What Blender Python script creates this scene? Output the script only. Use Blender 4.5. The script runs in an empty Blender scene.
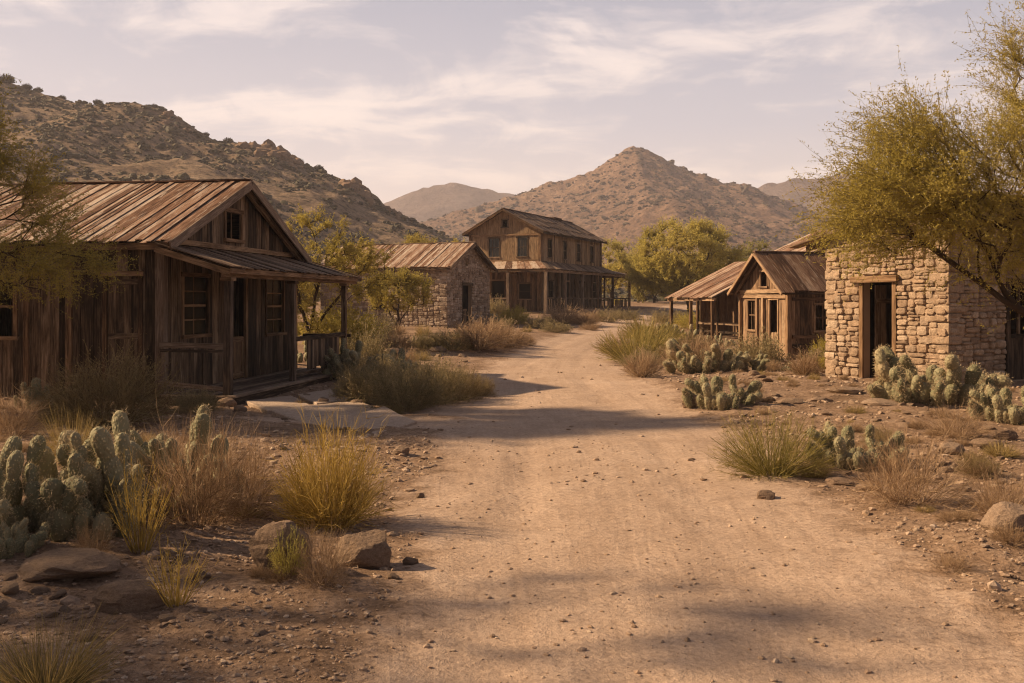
import bpy, math, random
import numpy as np
from mathutils import Vector

PI = math.pi
R = random.Random(7)
SC = bpy.context.scene
COL = SC.collection

# ------------------------------------------------------------------ camera, sky, sun, exposure
cam_d = bpy.data.cameras.new("camera"); cam = bpy.data.objects.new("camera", cam_d); COL.objects.link(cam)
cam.location = (0, 0, 1.6); cam.rotation_euler = (PI / 2, 0, 0)
cam_d.sensor_width = 36; cam_d.lens = 34.98; cam_d.shift_y = -0.0405
cam_d.clip_start = 0.05; cam_d.clip_end = 20000
SC.camera = cam
SUN_AZ = Vector((-0.99, 0.13)).normalized()      # horizontal direction TO the sun
SUN_EL = math.radians(33)
to_sun = Vector((SUN_AZ.x * math.cos(SUN_EL), SUN_AZ.y * math.cos(SUN_EL), math.sin(SUN_EL)))
sun_d = bpy.data.lights.new("sun", 'SUN'); sun = bpy.data.objects.new("sun", sun_d); COL.objects.link(sun)
sun_d.energy = 5.0; sun_d.angle = math.radians(1.3); sun_d.color = (1.0, 0.71, 0.42)
sun.rotation_euler = to_sun.to_track_quat('Z', 'Y').to_euler()
sun.location = (-30, 10, 30)
SC.view_settings.view_transform = 'Standard'; SC.view_settings.look = 'None'
SC.view_settings.exposure = 0.88; SC.view_settings.gamma = 1.0
SC.view_settings.use_curve_mapping = False
SC.cycles.use_denoising = True; SC.cycles.filter_width = 1.1
SC.cycles.max_bounces = 6; SC.cycles.diffuse_bounces = 3; SC.cycles.transparent_max_bounces = 8
SC.cycles.volume_bounces = 1

W = bpy.data.worlds.new("World"); SC.world = W; W.use_nodes = True
nt = W.node_tree; nt.nodes.clear()
def nd(nt, t, **kw):
    n = nt.nodes.new(t)
    for k, v in kw.items():
        if hasattr(n, k) and k not in ('Scale', 'Color'):
            setattr(n, k, v)
    return n
def setin(n, **kw):
    for k, v in kw.items():
        n.inputs[k.replace('_', ' ')].default_value = v
    return n
def ramp(nt, stops, fac=None, interp='LINEAR'):
    n = nt.nodes.new('ShaderNodeValToRGB'); cr = n.color_ramp; cr.interpolation = interp
    while len(cr.elements) < len(stops): cr.elements.new(0.5)
    for e, (p, c) in zip(cr.elements, stops):
        e.position = p; e.color = (*c, 1) if len(c) == 3 else c
    if fac is not None: nt.links.new(fac, n.inputs['Fac'])
    return n
def mix(nt, a, b, fac, blend='MIX'):
    n = nt.nodes.new('ShaderNodeMix'); n.data_type = 'RGBA'; n.blend_type = blend
    for i, v in ((0, fac), (6, a), (7, b)):
        if isinstance(v, bpy.types.NodeSocket): nt.links.new(v, n.inputs[i])
        else: n.inputs[i].default_value = v if i == 0 else ((*v, 1) if len(v) == 3 else v)
    return n.outputs[2]
def math_(nt, op, a, b=None, clamp=False):
    n = nt.nodes.new('ShaderNodeMath'); n.operation = op; n.use_clamp = clamp
    for i, v in ((0, a), (1, b)):
        if v is None: continue
        if isinstance(v, bpy.types.NodeSocket): nt.links.new(v, n.inputs[i])
        else: n.inputs[i].default_value = v
    return n.outputs[0]
def noise_(nt, vec, scale, detail=4, rough=0.55, dist=0.0):
    n = nt.nodes.new('ShaderNodeTexNoise'); setin(n, Scale=scale, Detail=detail, Roughness=rough, Distortion=dist)
    if vec is not None: nt.links.new(vec, n.inputs['Vector'])
    return n.outputs['Fac']
def mapping(nt, vec, scale=(1, 1, 1), loc=(0, 0, 0), rot=(0, 0, 0)):
    n = nt.nodes.new('ShaderNodeMapping'); n.inputs['Scale'].default_value = scale
    n.inputs['Location'].default_value = loc; n.inputs['Rotation'].default_value = rot
    nt.links.new(vec, n.inputs['Vector']); return n.outputs[0]

sky = nd(nt, 'ShaderNodeTexSky'); sky.sky_type = 'NISHITA'; sky.sun_disc = False
sky.sun_elevation = SUN_EL; sky.sun_rotation = math.atan2(SUN_AZ.x, SUN_AZ.y)
sky.air_density = 1.2; sky.dust_density = 3.5; sky.ozone_density = 1.0
tc = nd(nt, 'ShaderNodeTexCoord')
sep = nd(nt, 'ShaderNodeSeparateXYZ'); nt.links.new(tc.outputs['Generated'], sep.inputs[0])
zc = math_(nt, 'ADD', math_(nt, 'MAXIMUM', sep.outputs['Z'], 0.0), 0.12)
cx = math_(nt, 'DIVIDE', sep.outputs['X'], zc); cy = math_(nt, 'DIVIDE', sep.outputs['Y'], zc)
comb = nd(nt, 'ShaderNodeCombineXYZ'); nt.links.new(cx, comb.inputs[0]); nt.links.new(cy, comb.inputs[1])
m1 = mapping(nt, comb.outputs[0], (0.50, 0.85, 1), (3.1, 0.4, 0), (0, 0, -0.22))
cl = noise_(nt, m1, 2.1, 9, 0.60, 0.4)
m2 = mapping(nt, comb.outputs[0], (0.8, 0.6, 1), (8.3, 1.4, 0), (0, 0, 0.15))
cl2 = noise_(nt, m2, 4.2, 8, 0.62, 0.8)
clm = math_(nt, 'ADD', math_(nt, 'MULTIPLY', cl, 0.62), math_(nt, 'MULTIPLY', cl2, 0.38))
cmask = ramp(nt, [(0.47, (0, 0, 0)), (0.52, (.3, .3, .3)), (0.57, (.75, .75, .75)), (0.63, (1, 1, 1))], clm).outputs['Color']
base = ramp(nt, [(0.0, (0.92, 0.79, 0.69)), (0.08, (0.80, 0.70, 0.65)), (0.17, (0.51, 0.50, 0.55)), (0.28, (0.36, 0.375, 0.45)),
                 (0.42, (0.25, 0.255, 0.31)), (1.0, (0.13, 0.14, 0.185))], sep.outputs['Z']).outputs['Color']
cloud = ramp(nt, [(0.0, (0.92, 0.79, 0.70)), (0.14, (0.88, 0.755, 0.69)), (0.30, (0.78, 0.68, 0.65)),
                  (0.45, (0.30, 0.27, 0.27)), (1.0, (0.12, 0.115, 0.12))], sep.outputs['Z']).outputs['Color']  # both ramps darkened overhead, out of view, to lower ambient fill
skycol = mix(nt, base, cloud, cmask)
back = ramp(nt, [(0.0, (0.38, 0.37, 0.38)), (0.5, (0.56, 0.55, 0.56)), (0.72, (1, 1, 1))], math_(nt, 'ADD', math_(nt, 'MULTIPLY', sep.outputs['Y'], 0.5), 0.5)).outputs['Color']   # unseen sky behind us, darkened to lower the ambient fill
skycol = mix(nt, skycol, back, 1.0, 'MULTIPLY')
bg_a = nd(nt, 'ShaderNodeBackground'); nt.links.new(sky.outputs[0], bg_a.inputs[0]); bg_a.inputs[1].default_value = 0.05
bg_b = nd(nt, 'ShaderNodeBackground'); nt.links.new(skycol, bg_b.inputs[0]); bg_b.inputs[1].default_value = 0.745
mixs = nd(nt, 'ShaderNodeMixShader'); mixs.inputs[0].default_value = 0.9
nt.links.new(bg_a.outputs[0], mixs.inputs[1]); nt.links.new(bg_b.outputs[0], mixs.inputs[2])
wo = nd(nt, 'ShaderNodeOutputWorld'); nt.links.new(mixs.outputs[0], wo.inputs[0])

# ------------------------------------------------------------------ numpy noise
def _hash(ix, iy, s):
    h = (ix.astype(np.int64) * 374761393 + iy.astype(np.int64) * 668265263 + s * 982451653) & 0xffffffff
    h = ((h ^ (h >> 13)) * 1274126177) & 0xffffffff
    return ((h ^ (h >> 16)) & 0xffff) / 65535.0
def vnoise(x, y, s=0):
    ix = np.floor(x); iy = np.floor(y); fx = x - ix; fy = y - iy
    fx = fx * fx * fx * (fx * (fx * 6 - 15) + 10); fy = fy * fy * fy * (fy * (fy * 6 - 15) + 10)
    a = _hash(ix, iy, s); b = _hash(ix + 1, iy, s); c = _hash(ix, iy + 1, s); d = _hash(ix + 1, iy + 1, s)
    return (a + (b - a) * fx) * (1 - fy) + (c + (d - c) * fx) * fy
def fbm(x, y, o=4, s=0, gain=0.5):
    x = np.asarray(x, float); y = np.asarray(y, float); t = 0; a = 1; n = 0
    for k in range(o):
        t = t + a * (vnoise(x * 2 ** k + k * 17.3, y * 2 ** k + k * 9.1, s + k) - 0.5); n += a; a *= gain
    return t / n * 2          # about -1..1
def ridged(x, y, o=4, s=0, gain=0.5):
    x = np.asarray(x, float); y = np.asarray(y, float); t = 0; a = 1; n = 0
    for k in range(o):
        t = t + a * (1 - np.abs(vnoise(x * 2 ** k + k * 17.3, y * 2 ** k + k * 9.1, s + k) * 2 - 1)); n += a; a *= gain
    return t / n              # 0..1
def sstep(a, b, x):
    t = np.clip((np.asarray(x, float) - a) / (b - a), 0, 1); return t * t * (3 - 2 * t)

# ------------------------------------------------------------------ mesh building
def attrs(me, tone=None, gc=None):
    if tone is not None:
        a = me.attributes.new('tone', 'FLOAT', 'POINT'); a.data.foreach_set('value', np.asarray(tone, np.float32).ravel())
    if gc is not None:
        a = me.attributes.new('gc', 'FLOAT_VECTOR', 'POINT'); a.data.foreach_set('vector', np.asarray(gc, np.float32).ravel())
def mesh_np(name, V, loops, sizes, smooth=False, tone=None, gc=None):
    """V (n,3); loops flat vertex indices; sizes: face sizes"""
    me = bpy.data.meshes.new(name)
    V = np.asarray(V, np.float32); loops = np.asarray(loops, np.int32).ravel(); sizes = np.asarray(sizes, np.int32).ravel()
    me.vertices.add(len(V)); me.vertices.foreach_set('co', V.ravel())
    me.loops.add(len(loops)); me.loops.foreach_set('vertex_index', loops)
    me.polygons.add(len(sizes))
    st = np.zeros(len(sizes), np.int32); st[1:] = np.cumsum(sizes)[:-1]
    me.polygons.foreach_set('loop_start', st); me.polygons.foreach_set('loop_total', sizes)
    me.polygons.foreach_set('use_smooth', np.full(len(sizes), smooth))
    attrs(me, tone, gc)
    me.update(calc_edges=True); me.validate()
    return me
def link(name, me, m, parent=None, loc=None):
    o = bpy.data.objects.new(name, me); COL.objects.link(o)
    if m is not None and len(me.materials) == 0: me.materials.append(m)
    if parent is not None: o.parent = parent
    if loc is not None: o.location = loc
    return o
def tag(o, label=None, cat=None, group=None, kind=None):
    if label: o['label'] = label
    if cat: o['category'] = cat
    if group: o['group'] = group
    if kind: o['kind'] = kind
    return o
def empty(name, loc, rz, label, cat, group=None):
    o = bpy.data.objects.new(name, None); COL.objects.link(o)
    o.location = loc; o.rotation_euler = (0, 0, rz); return tag(o, label, cat, group)

class MB:
    def __init__(s): s.v = []; s.f = []; s.t = []; s.g = []
    def hexa(s, p, tone=None, ax=None):
        """p: 8 points, bottom ring 0-3 (ccw seen from above), top ring 4-7"""
        if tone is None: tone = R.random()
        p = [Vector(q) for q in p]
        if ax is None:
            es = [p[1] - p[0], p[3] - p[0], p[4] - p[0]]; ax = max(es, key=lambda e: e.length)
        ax = Vector(ax).normalized()
        b = ax.cross(Vector((0.31, 0.52, 0.79))).normalized(); c = ax.cross(b)
        off = Vector((R.uniform(0, 30), R.uniform(0, 30), R.uniform(0, 30)))
        n = len(s.v)
        for q in p:
            s.v.append(q); s.t.append(tone); s.g.append(Vector((q.dot(ax), q.dot(b), q.dot(c))) + off)
        for f in ((0, 3, 2, 1), (4, 5, 6, 7), (0, 1, 5, 4), (1, 2, 6, 5), (2, 3, 7, 6), (3, 0, 4, 7)):
            s.f.append([n + k for k in f])
        return s
    def box(s, x0, x1, y0, y1, z0, z1, tone=None, ax=None, jit=0.0):
        p = [(x0, y0, z0), (x1, y0, z0), (x1, y1, z0), (x0, y1, z0), (x0, y0, z1), (x1, y0, z1), (x1, y1, z1), (x0, y1, z1)]
        if jit: p = [tuple(c + R.uniform(-jit, jit) for c in q) for q in p]
        return s.hexa(p, tone, ax)
    def bar(s, a, b, w, h, tone=None, up=(0, 0, 1)):
        a = Vector(a); b = Vector(b); d = (b - a).normalized(); sd = d.cross(Vector(up))
        if sd.length < 1e-3: sd = d.cross(Vector((1, 0, 0)))
        sd.normalize(); u = sd.cross(d).normalized(); sd *= w / 2; u *= h / 2
        p = [a - sd - u, a + sd - u, b + sd - u, b - sd - u, a - sd + u, a + sd + u, b + sd + u, b - sd + u]
        return s.hexa(p, tone, d)
    def build(s, name, m, parent=None, smooth=False):
        loops = [i for f in s.f for i in f]; sizes = [len(f) for f in s.f]
        me = mesh_np(name, np.array([tuple(v) for v in s.v]), loops, sizes, smooth, s.t, np.array([tuple(g) for g in s.g]))
        return link(name, me, m, parent)

def plank_wall(mb, O, U, N, width, top, openings=(), bw=(0.14, 0.26), th=0.022, bottom=0.0, rag=0.0, tone=None):
    """boards standing on end. O: base corner, U: along the wall, N: outward normal; top(s) height; openings (s0,s1,z0,z1)"""
    O = Vector(O); U = Vector(U); N = Vector(N); Z = Vector((0, 0, 1))
    cuts = {0.0, width}
    for o in openings: cuts.add(max(0, o[0])); cuts.add(min(width, o[1]))
    cuts = sorted(cuts); segs = []
    for a, b in zip(cuts[:-1], cuts[1:]):
        x = a
        while x < b - 1e-4:
            w = R.uniform(*bw)
            if b - (x + w) < bw[0] * 0.6: w = b - x
            segs.append((x, min(b, x + w))); x += w
    flip = U.cross(Z).dot(N) < 0
    for a, b in segs:
        mid = (a + b) / 2; blocked = sorted((o[2], o[3]) for o in openings if o[0] - 1e-4 < mid < o[1] + 1e-4)
        z = bottom + R.uniform(-0.03, 0.02) * (1 if rag else 0); ivs = []
        for z0, z1 in blocked:
            if z0 > z + 0.01: ivs.append((z, z0, False))
            z = max(z, z1)
        if min(top(a), top(b)) > z + 0.02: ivs.append((z, None, True))
        for z0, z1, last in ivs:
            g = 0.0035; o1 = R.uniform(0, 0.012); o2 = o1 + R.uniform(-0.004, 0.006); t = th + R.uniform(-0.003, 0.004)
            za, zb = (z1, z1) if not last else (top(a) - R.uniform(0, rag), top(b) - R.uniform(0, rag))
            tn = R.random() if tone is None else tone + R.uniform(-0.15, 0.15)
            pa, pb = O + U * (a + g), O + U * (b - g)
            lo = [pa + N * (o1 - t), pb + N * (o2 - t), pb + N * o2, pa + N * o1]
            hi = [pa + N * (o1 - t), pb + N * (o2 - t), pb + N * o2, pa + N * o1]
            zz = [za, zb, zb, za]
            p = [q + Z * z0 for q in lo] + [q + Z * z for q, z in zip(hi, zz)]
            if not flip: p = [p[3], p[2], p[1], p[0], p[7], p[6], p[5], p[4]]
            mb.hexa(p, tn, (0, 0, 1))

def roof_sheets(mb, A, B, C, D, bw=(0.2, 0.4), th=0.02, rag=0.04, courses=1, lap=0.05, lift=0.02):
    """boards running down the slope: A-B the top edge, D-C the bottom edge (A above D, B above C)"""
    A, B, C, D = map(Vector, (A, B, C, D)); n = (B - A).cross(D - A).normalized()
    if n.z < 0: n = -n
    L = (B - A).length; x = 0.0; k = 0
    while x < L - 0.01:
        w = min(R.uniform(*bw), L - x)
        if L - x - w < 0.08: w = L - x
        f0, f1 = x / L, (x + w) / L
        t0a, t0b = A.lerp(B, f0), A.lerp(B, f1); b0a, b0b = D.lerp(C, f0), D.lerp(C, f1)
        cs = [0.0]
        for c in range(1, courses): cs.append(c / courses + R.uniform(-0.12, 0.12) / courses)
        cs.append(1.0)
        for c in range(len(cs) - 1):
            u0, u1 = cs[c], cs[c + 1] + (lap / (D - A).length if c < len(cs) - 2 else R.uniform(-rag, rag) / (D - A).length)
            up = lift * R.uniform(0.1, 1.0) + (k % 2) * 0.006; lo_ = up + (0.012 if c < len(cs) - 2 else 0)
            a, b = t0a.lerp(b0a, u0), t0b.lerp(b0b, u0); c_, d_ = t0b.lerp(b0b, u1), t0a.lerp(b0a, u1)
            tl = R.uniform(-0.006, 0.006)
            bot = [a + n * (up - 0.006 * c), b + n * (up + tl - 0.006 * c), c_ + n * (lo_ + tl), d_ + n * lo_]
            top = [q + n * th for q in bot]
            if (bot[1] - bot[0]).cross(bot[3] - bot[0]).dot(n) < 0: bot = [bot[0], bot[3], bot[2], bot[1]]; top = [top[0], top[3], top[2], top[1]]
            mb.hexa(bot + top, R.random(), (D - A))
        x += w; k += 1

def stones(V, F, T, rects, O, U, N, topf=None, size=(0.34, 0.17), depth=0.035, seed=1):
    """random rubble: rects (s0,s1,z0,z1) filled with rounded stones standing proud of the mortar"""
    rr = random.Random(seed); out = []
    def split(s0, s1, z0, z1):
        w, h = s1 - s0, z1 - z0
        lw = size[0] * rr.uniform(0.5, 1.5); lh = size[1] * rr.uniform(0.6, 1.5)
        if w > lw and w / size[0] >= h / size[1]:
            k = s0 + w * rr.uniform(0.34, 0.66); split(s0, k, z0, z1); split(k, s1, z0, z1)
        elif h > lh:
            k = z0 + h * rr.uniform(0.36, 0.64); split(s0, s1, z0, k); split(s0, s1, k, z1)
        else: out.append((s0, s1, z0, z1))
    for r in rects: split(*r)
    O = Vector(O); U = Vector(U); N = Vector(N); n = 12
    for s0, s1, z0, z1 in out:
        if topf is not None:
            tp = topf((s0 + s1) / 2) - 0.03
            if z0 > tp - 0.05: continue
            z1 = min(z1, tp)
        c = ((s0 + s1) / 2 + rr.uniform(-.006, .006), (z0 + z1) / 2 + rr.uniform(-.006, .006))
        rx, rz = (s1 - s0) / 2 * rr.uniform(0.95, 1.03) - 0.003, (z1 - z0) / 2 * rr.uniform(0.93, 1.03) - 0.003
        ex = rr.uniform(3.0, 8.0); dd = depth * rr.uniform(0.55, 1.6); ph = rr.uniform(0, 1)
        rad = [1 + rr.uniform(-0.09, 0.06) for _ in range(n)]; tl = rr.uniform(-0.25, 0.25); tz = rr.uniform(-0.25, 0.25)
        b0 = len(V); tn = rr.random()
        for ring, (sc, dp) in enumerate(((1.0, -0.02), (0.98, 0.5), (0.86, 0.88), (0.5, 1.02))):
            for k in range(n):
                a = 2 * PI * (k + ph * 0.5) / n; ca, sa = math.cos(a), math.sin(a)
                q = (abs(ca) ** ex + abs(sa) ** ex) ** (-1 / ex) * rad[k] * sc
                ds, dz = ca * q * rx, sa * q * rz
                dpt = dp * dd * (1 + tl * ca * sc + tz * sa * sc) + (rr.uniform(-0.004, 0.004) if ring > 1 else 0)
                V.append(O + U * (c[0] + ds) + N * dpt + Vector((0, 0, c[1] + dz))); T.append(tn)
        V.append(O + U * c[0] + N * dd * 1.02 + Vector((0, 0, c[1]))); T.append(tn)
        out_ccw = U.cross(Vector((0, 0, 1))).dot(N) > 0
        for ring in range(3):
            for k in range(n):
                k2 = (k + 1) % n; f = [b0 + ring * n + k, b0 + ring * n + k2, b0 + (ring + 1) * n + k2, b0 + (ring + 1) * n + k]
                F.append(f if out_ccw else f[::-1])
        for k in range(n):
            f = [b0 + 3 * n + k, b0 + 3 * n + (k + 1) % n, b0 + 4 * n]; F.append(f if out_ccw else f[::-1])
def quoins(V, F, T, corner, Ua, Na, Ub, Nb, z0, z1, la=0.42, lb=0.24, seed=3):
    """blocks wrapped round a corner: faces run along Ua (normal Na) and Ub (normal Nb)"""
    rr = random.Random(seed); z = z0; k = 0; corner = Vector(corner); Ua, Na, Ub, Nb = map(Vector, (Ua, Na, Ub, Nb))
    while z < z1 - 0.05:
        h = min(rr.uniform(0.14, 0.24), z1 - z); a, b = (la, lb) if k % 2 else (lb, la)
        a *= rr.uniform(0.8, 1.25); b *= rr.uniform(0.8, 1.25); out = rr.uniform(0.035, 0.06); tn = rr.random()
        g = 0.007; e = 0.03
        def ring(zz, o, ins):
            j = lambda: rr.uniform(-0.006, 0.006)
            pts = [corner + Ua * (a - ins) + Na * -0.02, corner + Ua * (a - ins) + Na * (o + j()), corner + Na * (o - e * .5) + Nb * o + Ua * e * .3,
                   corner + Nb * (o - e * .5) + Na * o + Ub * e * .3, corner + Ub * (b - ins) + Nb * (o + j()), corner + Ub * (b - ins) + Nb * -0.02]
            return [p + Vector((0, 0, zz + j() * .6)) for p in pts]
        rings = [ring(z + g, out - 0.018, 0.012), ring(z + g + 0.025, out, 0), ring(z + h - g - 0.025, out, 0), ring(z + h - g, out - 0.018, 0.012)]
        b0 = len(V)
        for r_ in rings:
            for p in r_: V.append(p); T.append(tn)
        ccw = (Ua.cross(Vector((0, 0, 1))).dot(Na) > 0)
        for i in range(3):
            for q in range(5):
                f = [b0 + i * 6 + q, b0 + (i + 1) * 6 + q, b0 + (i + 1) * 6 + q + 1, b0 + i * 6 + q + 1]
                F.append(f if ccw else f[::-1])
        f = [b0 + 18 + q for q in range(6)]; F.append(f[::-1] if ccw else f)
        f = [b0 + q for q in range(6)]; F.append(f if ccw else f[::-1])
        z += h; k += 1
def stone_obj(name, V, F, T, m, parent):
    loops = [i for f in F for i in f]
    me = mesh_np(name, np.array([tuple(v) for v in V]), loops, [len(f) for f in F], False, T)
    return link(name, me, m, parent)

# ------------------------------------------------------------------ materials
def mat(name):
    m = bpy.data.materials.new(name); m.use_nodes = True; t = m.node_tree
    return m, t, t.nodes['Principled BSDF']
def attr(t, n, out='Fac'):
    a = t.nodes.new('ShaderNodeAttribute'); a.attribute_name = n; return a.outputs[out]
def bump(t, bs, h, strength=0.5, dist=0.02, prev=None):
    b = t.nodes.new('ShaderNodeBump'); b.inputs['Strength'].default_value = strength; b.inputs['Distance'].default_value = dist
    t.links.new(h, b.inputs['Height'])
    if prev is not None: t.links.new(prev, b.inputs['Normal'])
    t.links.new(b.outputs[0], bs.inputs['Normal']); return b.outputs[0]
def wood_mat(name, cols, stain=(0.02, 0.014, 0.01), pale=None, st=0.6, tw=.36):
    m, t, bs = mat(name); gc = attr(t, 'gc', 'Vector'); tone = attr(t, 'tone')
    gr = noise_(t, mapping(t, gc, (1.3, 26, 26)), 1.6, 6, 0.62)
    fine = noise_(t, mapping(t, gc, (4, 120, 120)), 1.3, 3, 0.6)
    pat = noise_(t, mapping(t, gc, (0.7, 3.2, 3.2)), 1.5, 5, 0.6, 0.5)
    k = math_(t, 'ADD', math_(t, 'MULTIPLY', tone, tw), math_(t, 'ADD', math_(t, 'MULTIPLY', gr, 0.80), math_(t, 'MULTIPLY', pat, 0.60)))
    c = ramp(t, [(0.36, cols[0]), (0.51, cols[1]), (0.66, cols[2]), (0.84, cols[3])], math_(t, 'SUBTRACT', k, 0.29 + (tw - .36) * .5)).outputs['Color']
    sm = ramp(t, [(0.50, (0, 0, 0)), (0.68, (1, 1, 1))], noise_(t, mapping(t, gc, (0.9, 4.5, 4.5), (5, 2, 8)), 1.7, 6, 0.65, 0.4)).outputs['Color']
    c = mix(t, c, stain, math_(t, 'MULTIPLY', sm, st))
    if pale is not None:
        pm = ramp(t, [(0.55, (0, 0, 0)), (0.64, (1, 1, 1))], noise_(t, mapping(t, gc, (1.1, 7, 7), (1, 7, 3)), 1.4, 7, 0.7, 0.2)).outputs['Color']
        c = mix(t, c, pale, math_(t, 'MULTIPLY', pm, 0.75))
    c = mix(t, c, (0.5, 0.5, 0.5), math_(t, 'MULTIPLY', fine, 0.55), 'OVERLAY') if False else mix(t, c, ramp(t, [(0.35, (0.45, 0.45, 0.45)), (0.6, (1, 1, 1))], fine).outputs['Color'], 0.8, 'MULTIPLY')
    t.links.new(c, bs.inputs['Base Color']); bs.inputs['Roughness'].default_value = 0.88
    bs.inputs['Specular IOR Level'].default_value = 0.18
    bump(t, bs, math_(t, 'ADD', gr, math_(t, 'MULTIPLY', fine, 0.5)), 0.55, 0.008)
    return m
def plain_mat(name, col, rough=0.8, spec=0.2):
    m, t, bs = mat(name); n = noise_(t, None, 6, 5); c = mix(t, [x * 0.6 for x in col], [min(1, x * 1.35) for x in col], n)
    t.links.new(c, bs.inputs['Base Color']); bs.inputs['Roughness'].default_value = rough; bs.inputs['Specular IOR Level'].default_value = spec; return m

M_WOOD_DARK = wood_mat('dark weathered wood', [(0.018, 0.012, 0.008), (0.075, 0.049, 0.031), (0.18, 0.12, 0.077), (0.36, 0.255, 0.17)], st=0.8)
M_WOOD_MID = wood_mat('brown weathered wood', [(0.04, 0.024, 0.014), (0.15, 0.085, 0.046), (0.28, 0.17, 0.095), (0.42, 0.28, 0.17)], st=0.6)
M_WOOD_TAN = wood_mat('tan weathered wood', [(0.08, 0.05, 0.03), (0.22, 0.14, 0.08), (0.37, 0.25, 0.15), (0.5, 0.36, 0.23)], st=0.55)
M_WOOD_PALE = wood_mat('pale sun bleached wood', [(0.09, 0.056, 0.035), (0.24, 0.15, 0.09), (0.38, 0.25, 0.155), (0.5, 0.36, 0.24)], st=0.45)
M_WOOD_GREY = wood_mat('grey bleached wood', [(0.05, 0.036, 0.027), (0.15, 0.105, 0.078), (0.27, 0.195, 0.145), (0.38, 0.29, 0.22)], st=0.5)
M_ROOF_RUST = wood_mat('rusted roof sheets', [(0.075, 0.036, 0.022), (0.21, 0.108, 0.062), (0.36, 0.235, 0.165), (0.54, 0.44, 0.36)], stain=(0.10, 0.045, 0.026), pale=(0.54, 0.46, 0.39), st=0.8, tw=.48)
M_ROOF_DARK = wood_mat('dark plank roof', [(0.05, 0.03, 0.02), (0.13, 0.08, 0.052), (0.22, 0.145, 0.098), (0.34, 0.24, 0.17)], st=0.5)

def stone_mat(name, cols, dirt):
    m, t, bs = mat(name); tone = attr(t, 'tone'); oc = nd(t, 'ShaderNodeTexCoord').outputs['Object']
    c = ramp(t, [(i / (len(cols) - 1), q) for i, q in enumerate(cols)], tone).outputs['Color']
    n1 = noise_(t, oc, 9, 8, 0.65); n2 = noise_(t, oc, 34, 6, 0.7)
    c = mix(t, c, dirt, math_(t, 'MULTIPLY', ramp(t, [(0.42, (0, 0, 0)), (0.7, (1, 1, 1))], n1).outputs['Color'], 0.6))
    c = mix(t, c, ramp(t, [(0.3, (0.5, 0.5, 0.5)), (0.62, (1.15, 1.12, 1.08))], n2).outputs['Color'], 0.8, 'MULTIPLY')
    t.links.new(c, bs.inputs['Base Color']); bs.inputs['Roughness'].default_value = 0.92; bs.inputs['Specular IOR Level'].default_value = 0.15
    b1 = bump(t, bs, n1, 0.7, 0.03); bump(t, bs, n2, 0.6, 0.008, b1)
    return m
M_STONE = stone_mat('pale rubble stone', [(0.31, 0.225, 0.16), (0.47, 0.36, 0.265), (0.37, 0.265, 0.19), (0.54, 0.43, 0.33), (0.27, 0.2, 0.15), (0.44, 0.32, 0.225)], (0.17, 0.115, 0.075))
M_STONE2 = stone_mat('brown rubble stone', [(0.20, 0.145, 0.105), (0.50, 0.40, 0.32), (0.27, 0.195, 0.14), (0.58, 0.48, 0.40), (0.17, 0.125, 0.095), (0.42, 0.32, 0.25)], (0.16, 0.115, 0.085))
M_MORTAR = plain_mat('earth mortar', (0.34, 0.245, 0.17), 0.95, 0.05)
M_ROCK = stone_mat('desert boulder', [(0.25, 0.175, 0.125), (0.33, 0.24, 0.175), (0.23, 0.16, 0.115), (0.38, 0.285, 0.215), (0.28, 0.195, 0.14)], (0.12, 0.08, 0.055))
M_DARK = plain_mat('interior boards shaded dark', (0.02, 0.014, 0.01), 0.95, 0.02)  # near-black colour puts indoor shade into the boards
M_METAL = plain_mat('grey galvanised sheet', (0.20, 0.2, 0.2), 0.5, 0.5)
def glass_mat():
    m, t, bs = mat('old dusty window glass')
    t.nodes.remove(bs); out = t.nodes['Material Output']
    g = t.nodes.new('ShaderNodeBsdfGlossy'); g.inputs['Roughness'].default_value = 0.12; g.inputs['Color'].default_value = (0.5, 0.5, 0.48, 1)
    tr = t.nodes.new('ShaderNodeBsdfTransparent'); tr.inputs['Color'].default_value = (0.5, 0.47, 0.42, 1)
    d = t.nodes.new('ShaderNodeBsdfDiffuse'); d.inputs['Color'].default_value = (0.07, 0.06, 0.045, 1)
    a = t.nodes.new('ShaderNodeMixShader'); t.links.new(tr.outputs[0], a.inputs[1]); t.links.new(d.outputs[0], a.inputs[2])
    n = noise_(t, nd(t, 'ShaderNodeTexCoord').outputs['Object'], 5, 5); t.links.new(math_(t, 'MULTIPLY', n, 0.5), a.inputs[0])
    b = t.nodes.new('ShaderNodeMixShader'); b.inputs[0].default_value = 0.07
    t.links.new(a.outputs[0], b.inputs[1]); t.links.new(g.outputs[0], b.inputs[2]); t.links.new(b.outputs[0], out.inputs[0]); return m
M_GLASS = glass_mat()

def leaf_mat(name, cols, trans=0.3, rough=0.7):
    m, t, bs = mat(name); out = t.nodes['Material Output']; tone = attr(t, 'tone')
    oi = t.nodes.new('ShaderNodeObjectInfo')
    k = math_(t, 'ADD', math_(t, 'MULTIPLY', tone, 0.8), math_(t, 'MULTIPLY', oi.outputs['Random'], 0.2))
    c = ramp(t, [(i / (len(cols) - 1), q) for i, q in enumerate(cols)], k).outputs['Color']
    t.links.new(c, bs.inputs['Base Color']); bs.inputs['Roughness'].default_value = rough; bs.inputs['Specular IOR Level'].default_value = 0.2
    if trans > 0:
        tl = t.nodes.new('ShaderNodeBsdfTranslucent'); t.links.new(c, tl.inputs['Color'])
        ms = t.nodes.new('ShaderNodeMixShader'); ms.inputs[0].default_value = trans
        t.links.new(bs.outputs[0], ms.inputs[1]); t.links.new(tl.outputs[0], ms.inputs[2]); t.links.new(ms.outputs[0], out.inputs[0])
    return m
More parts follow.
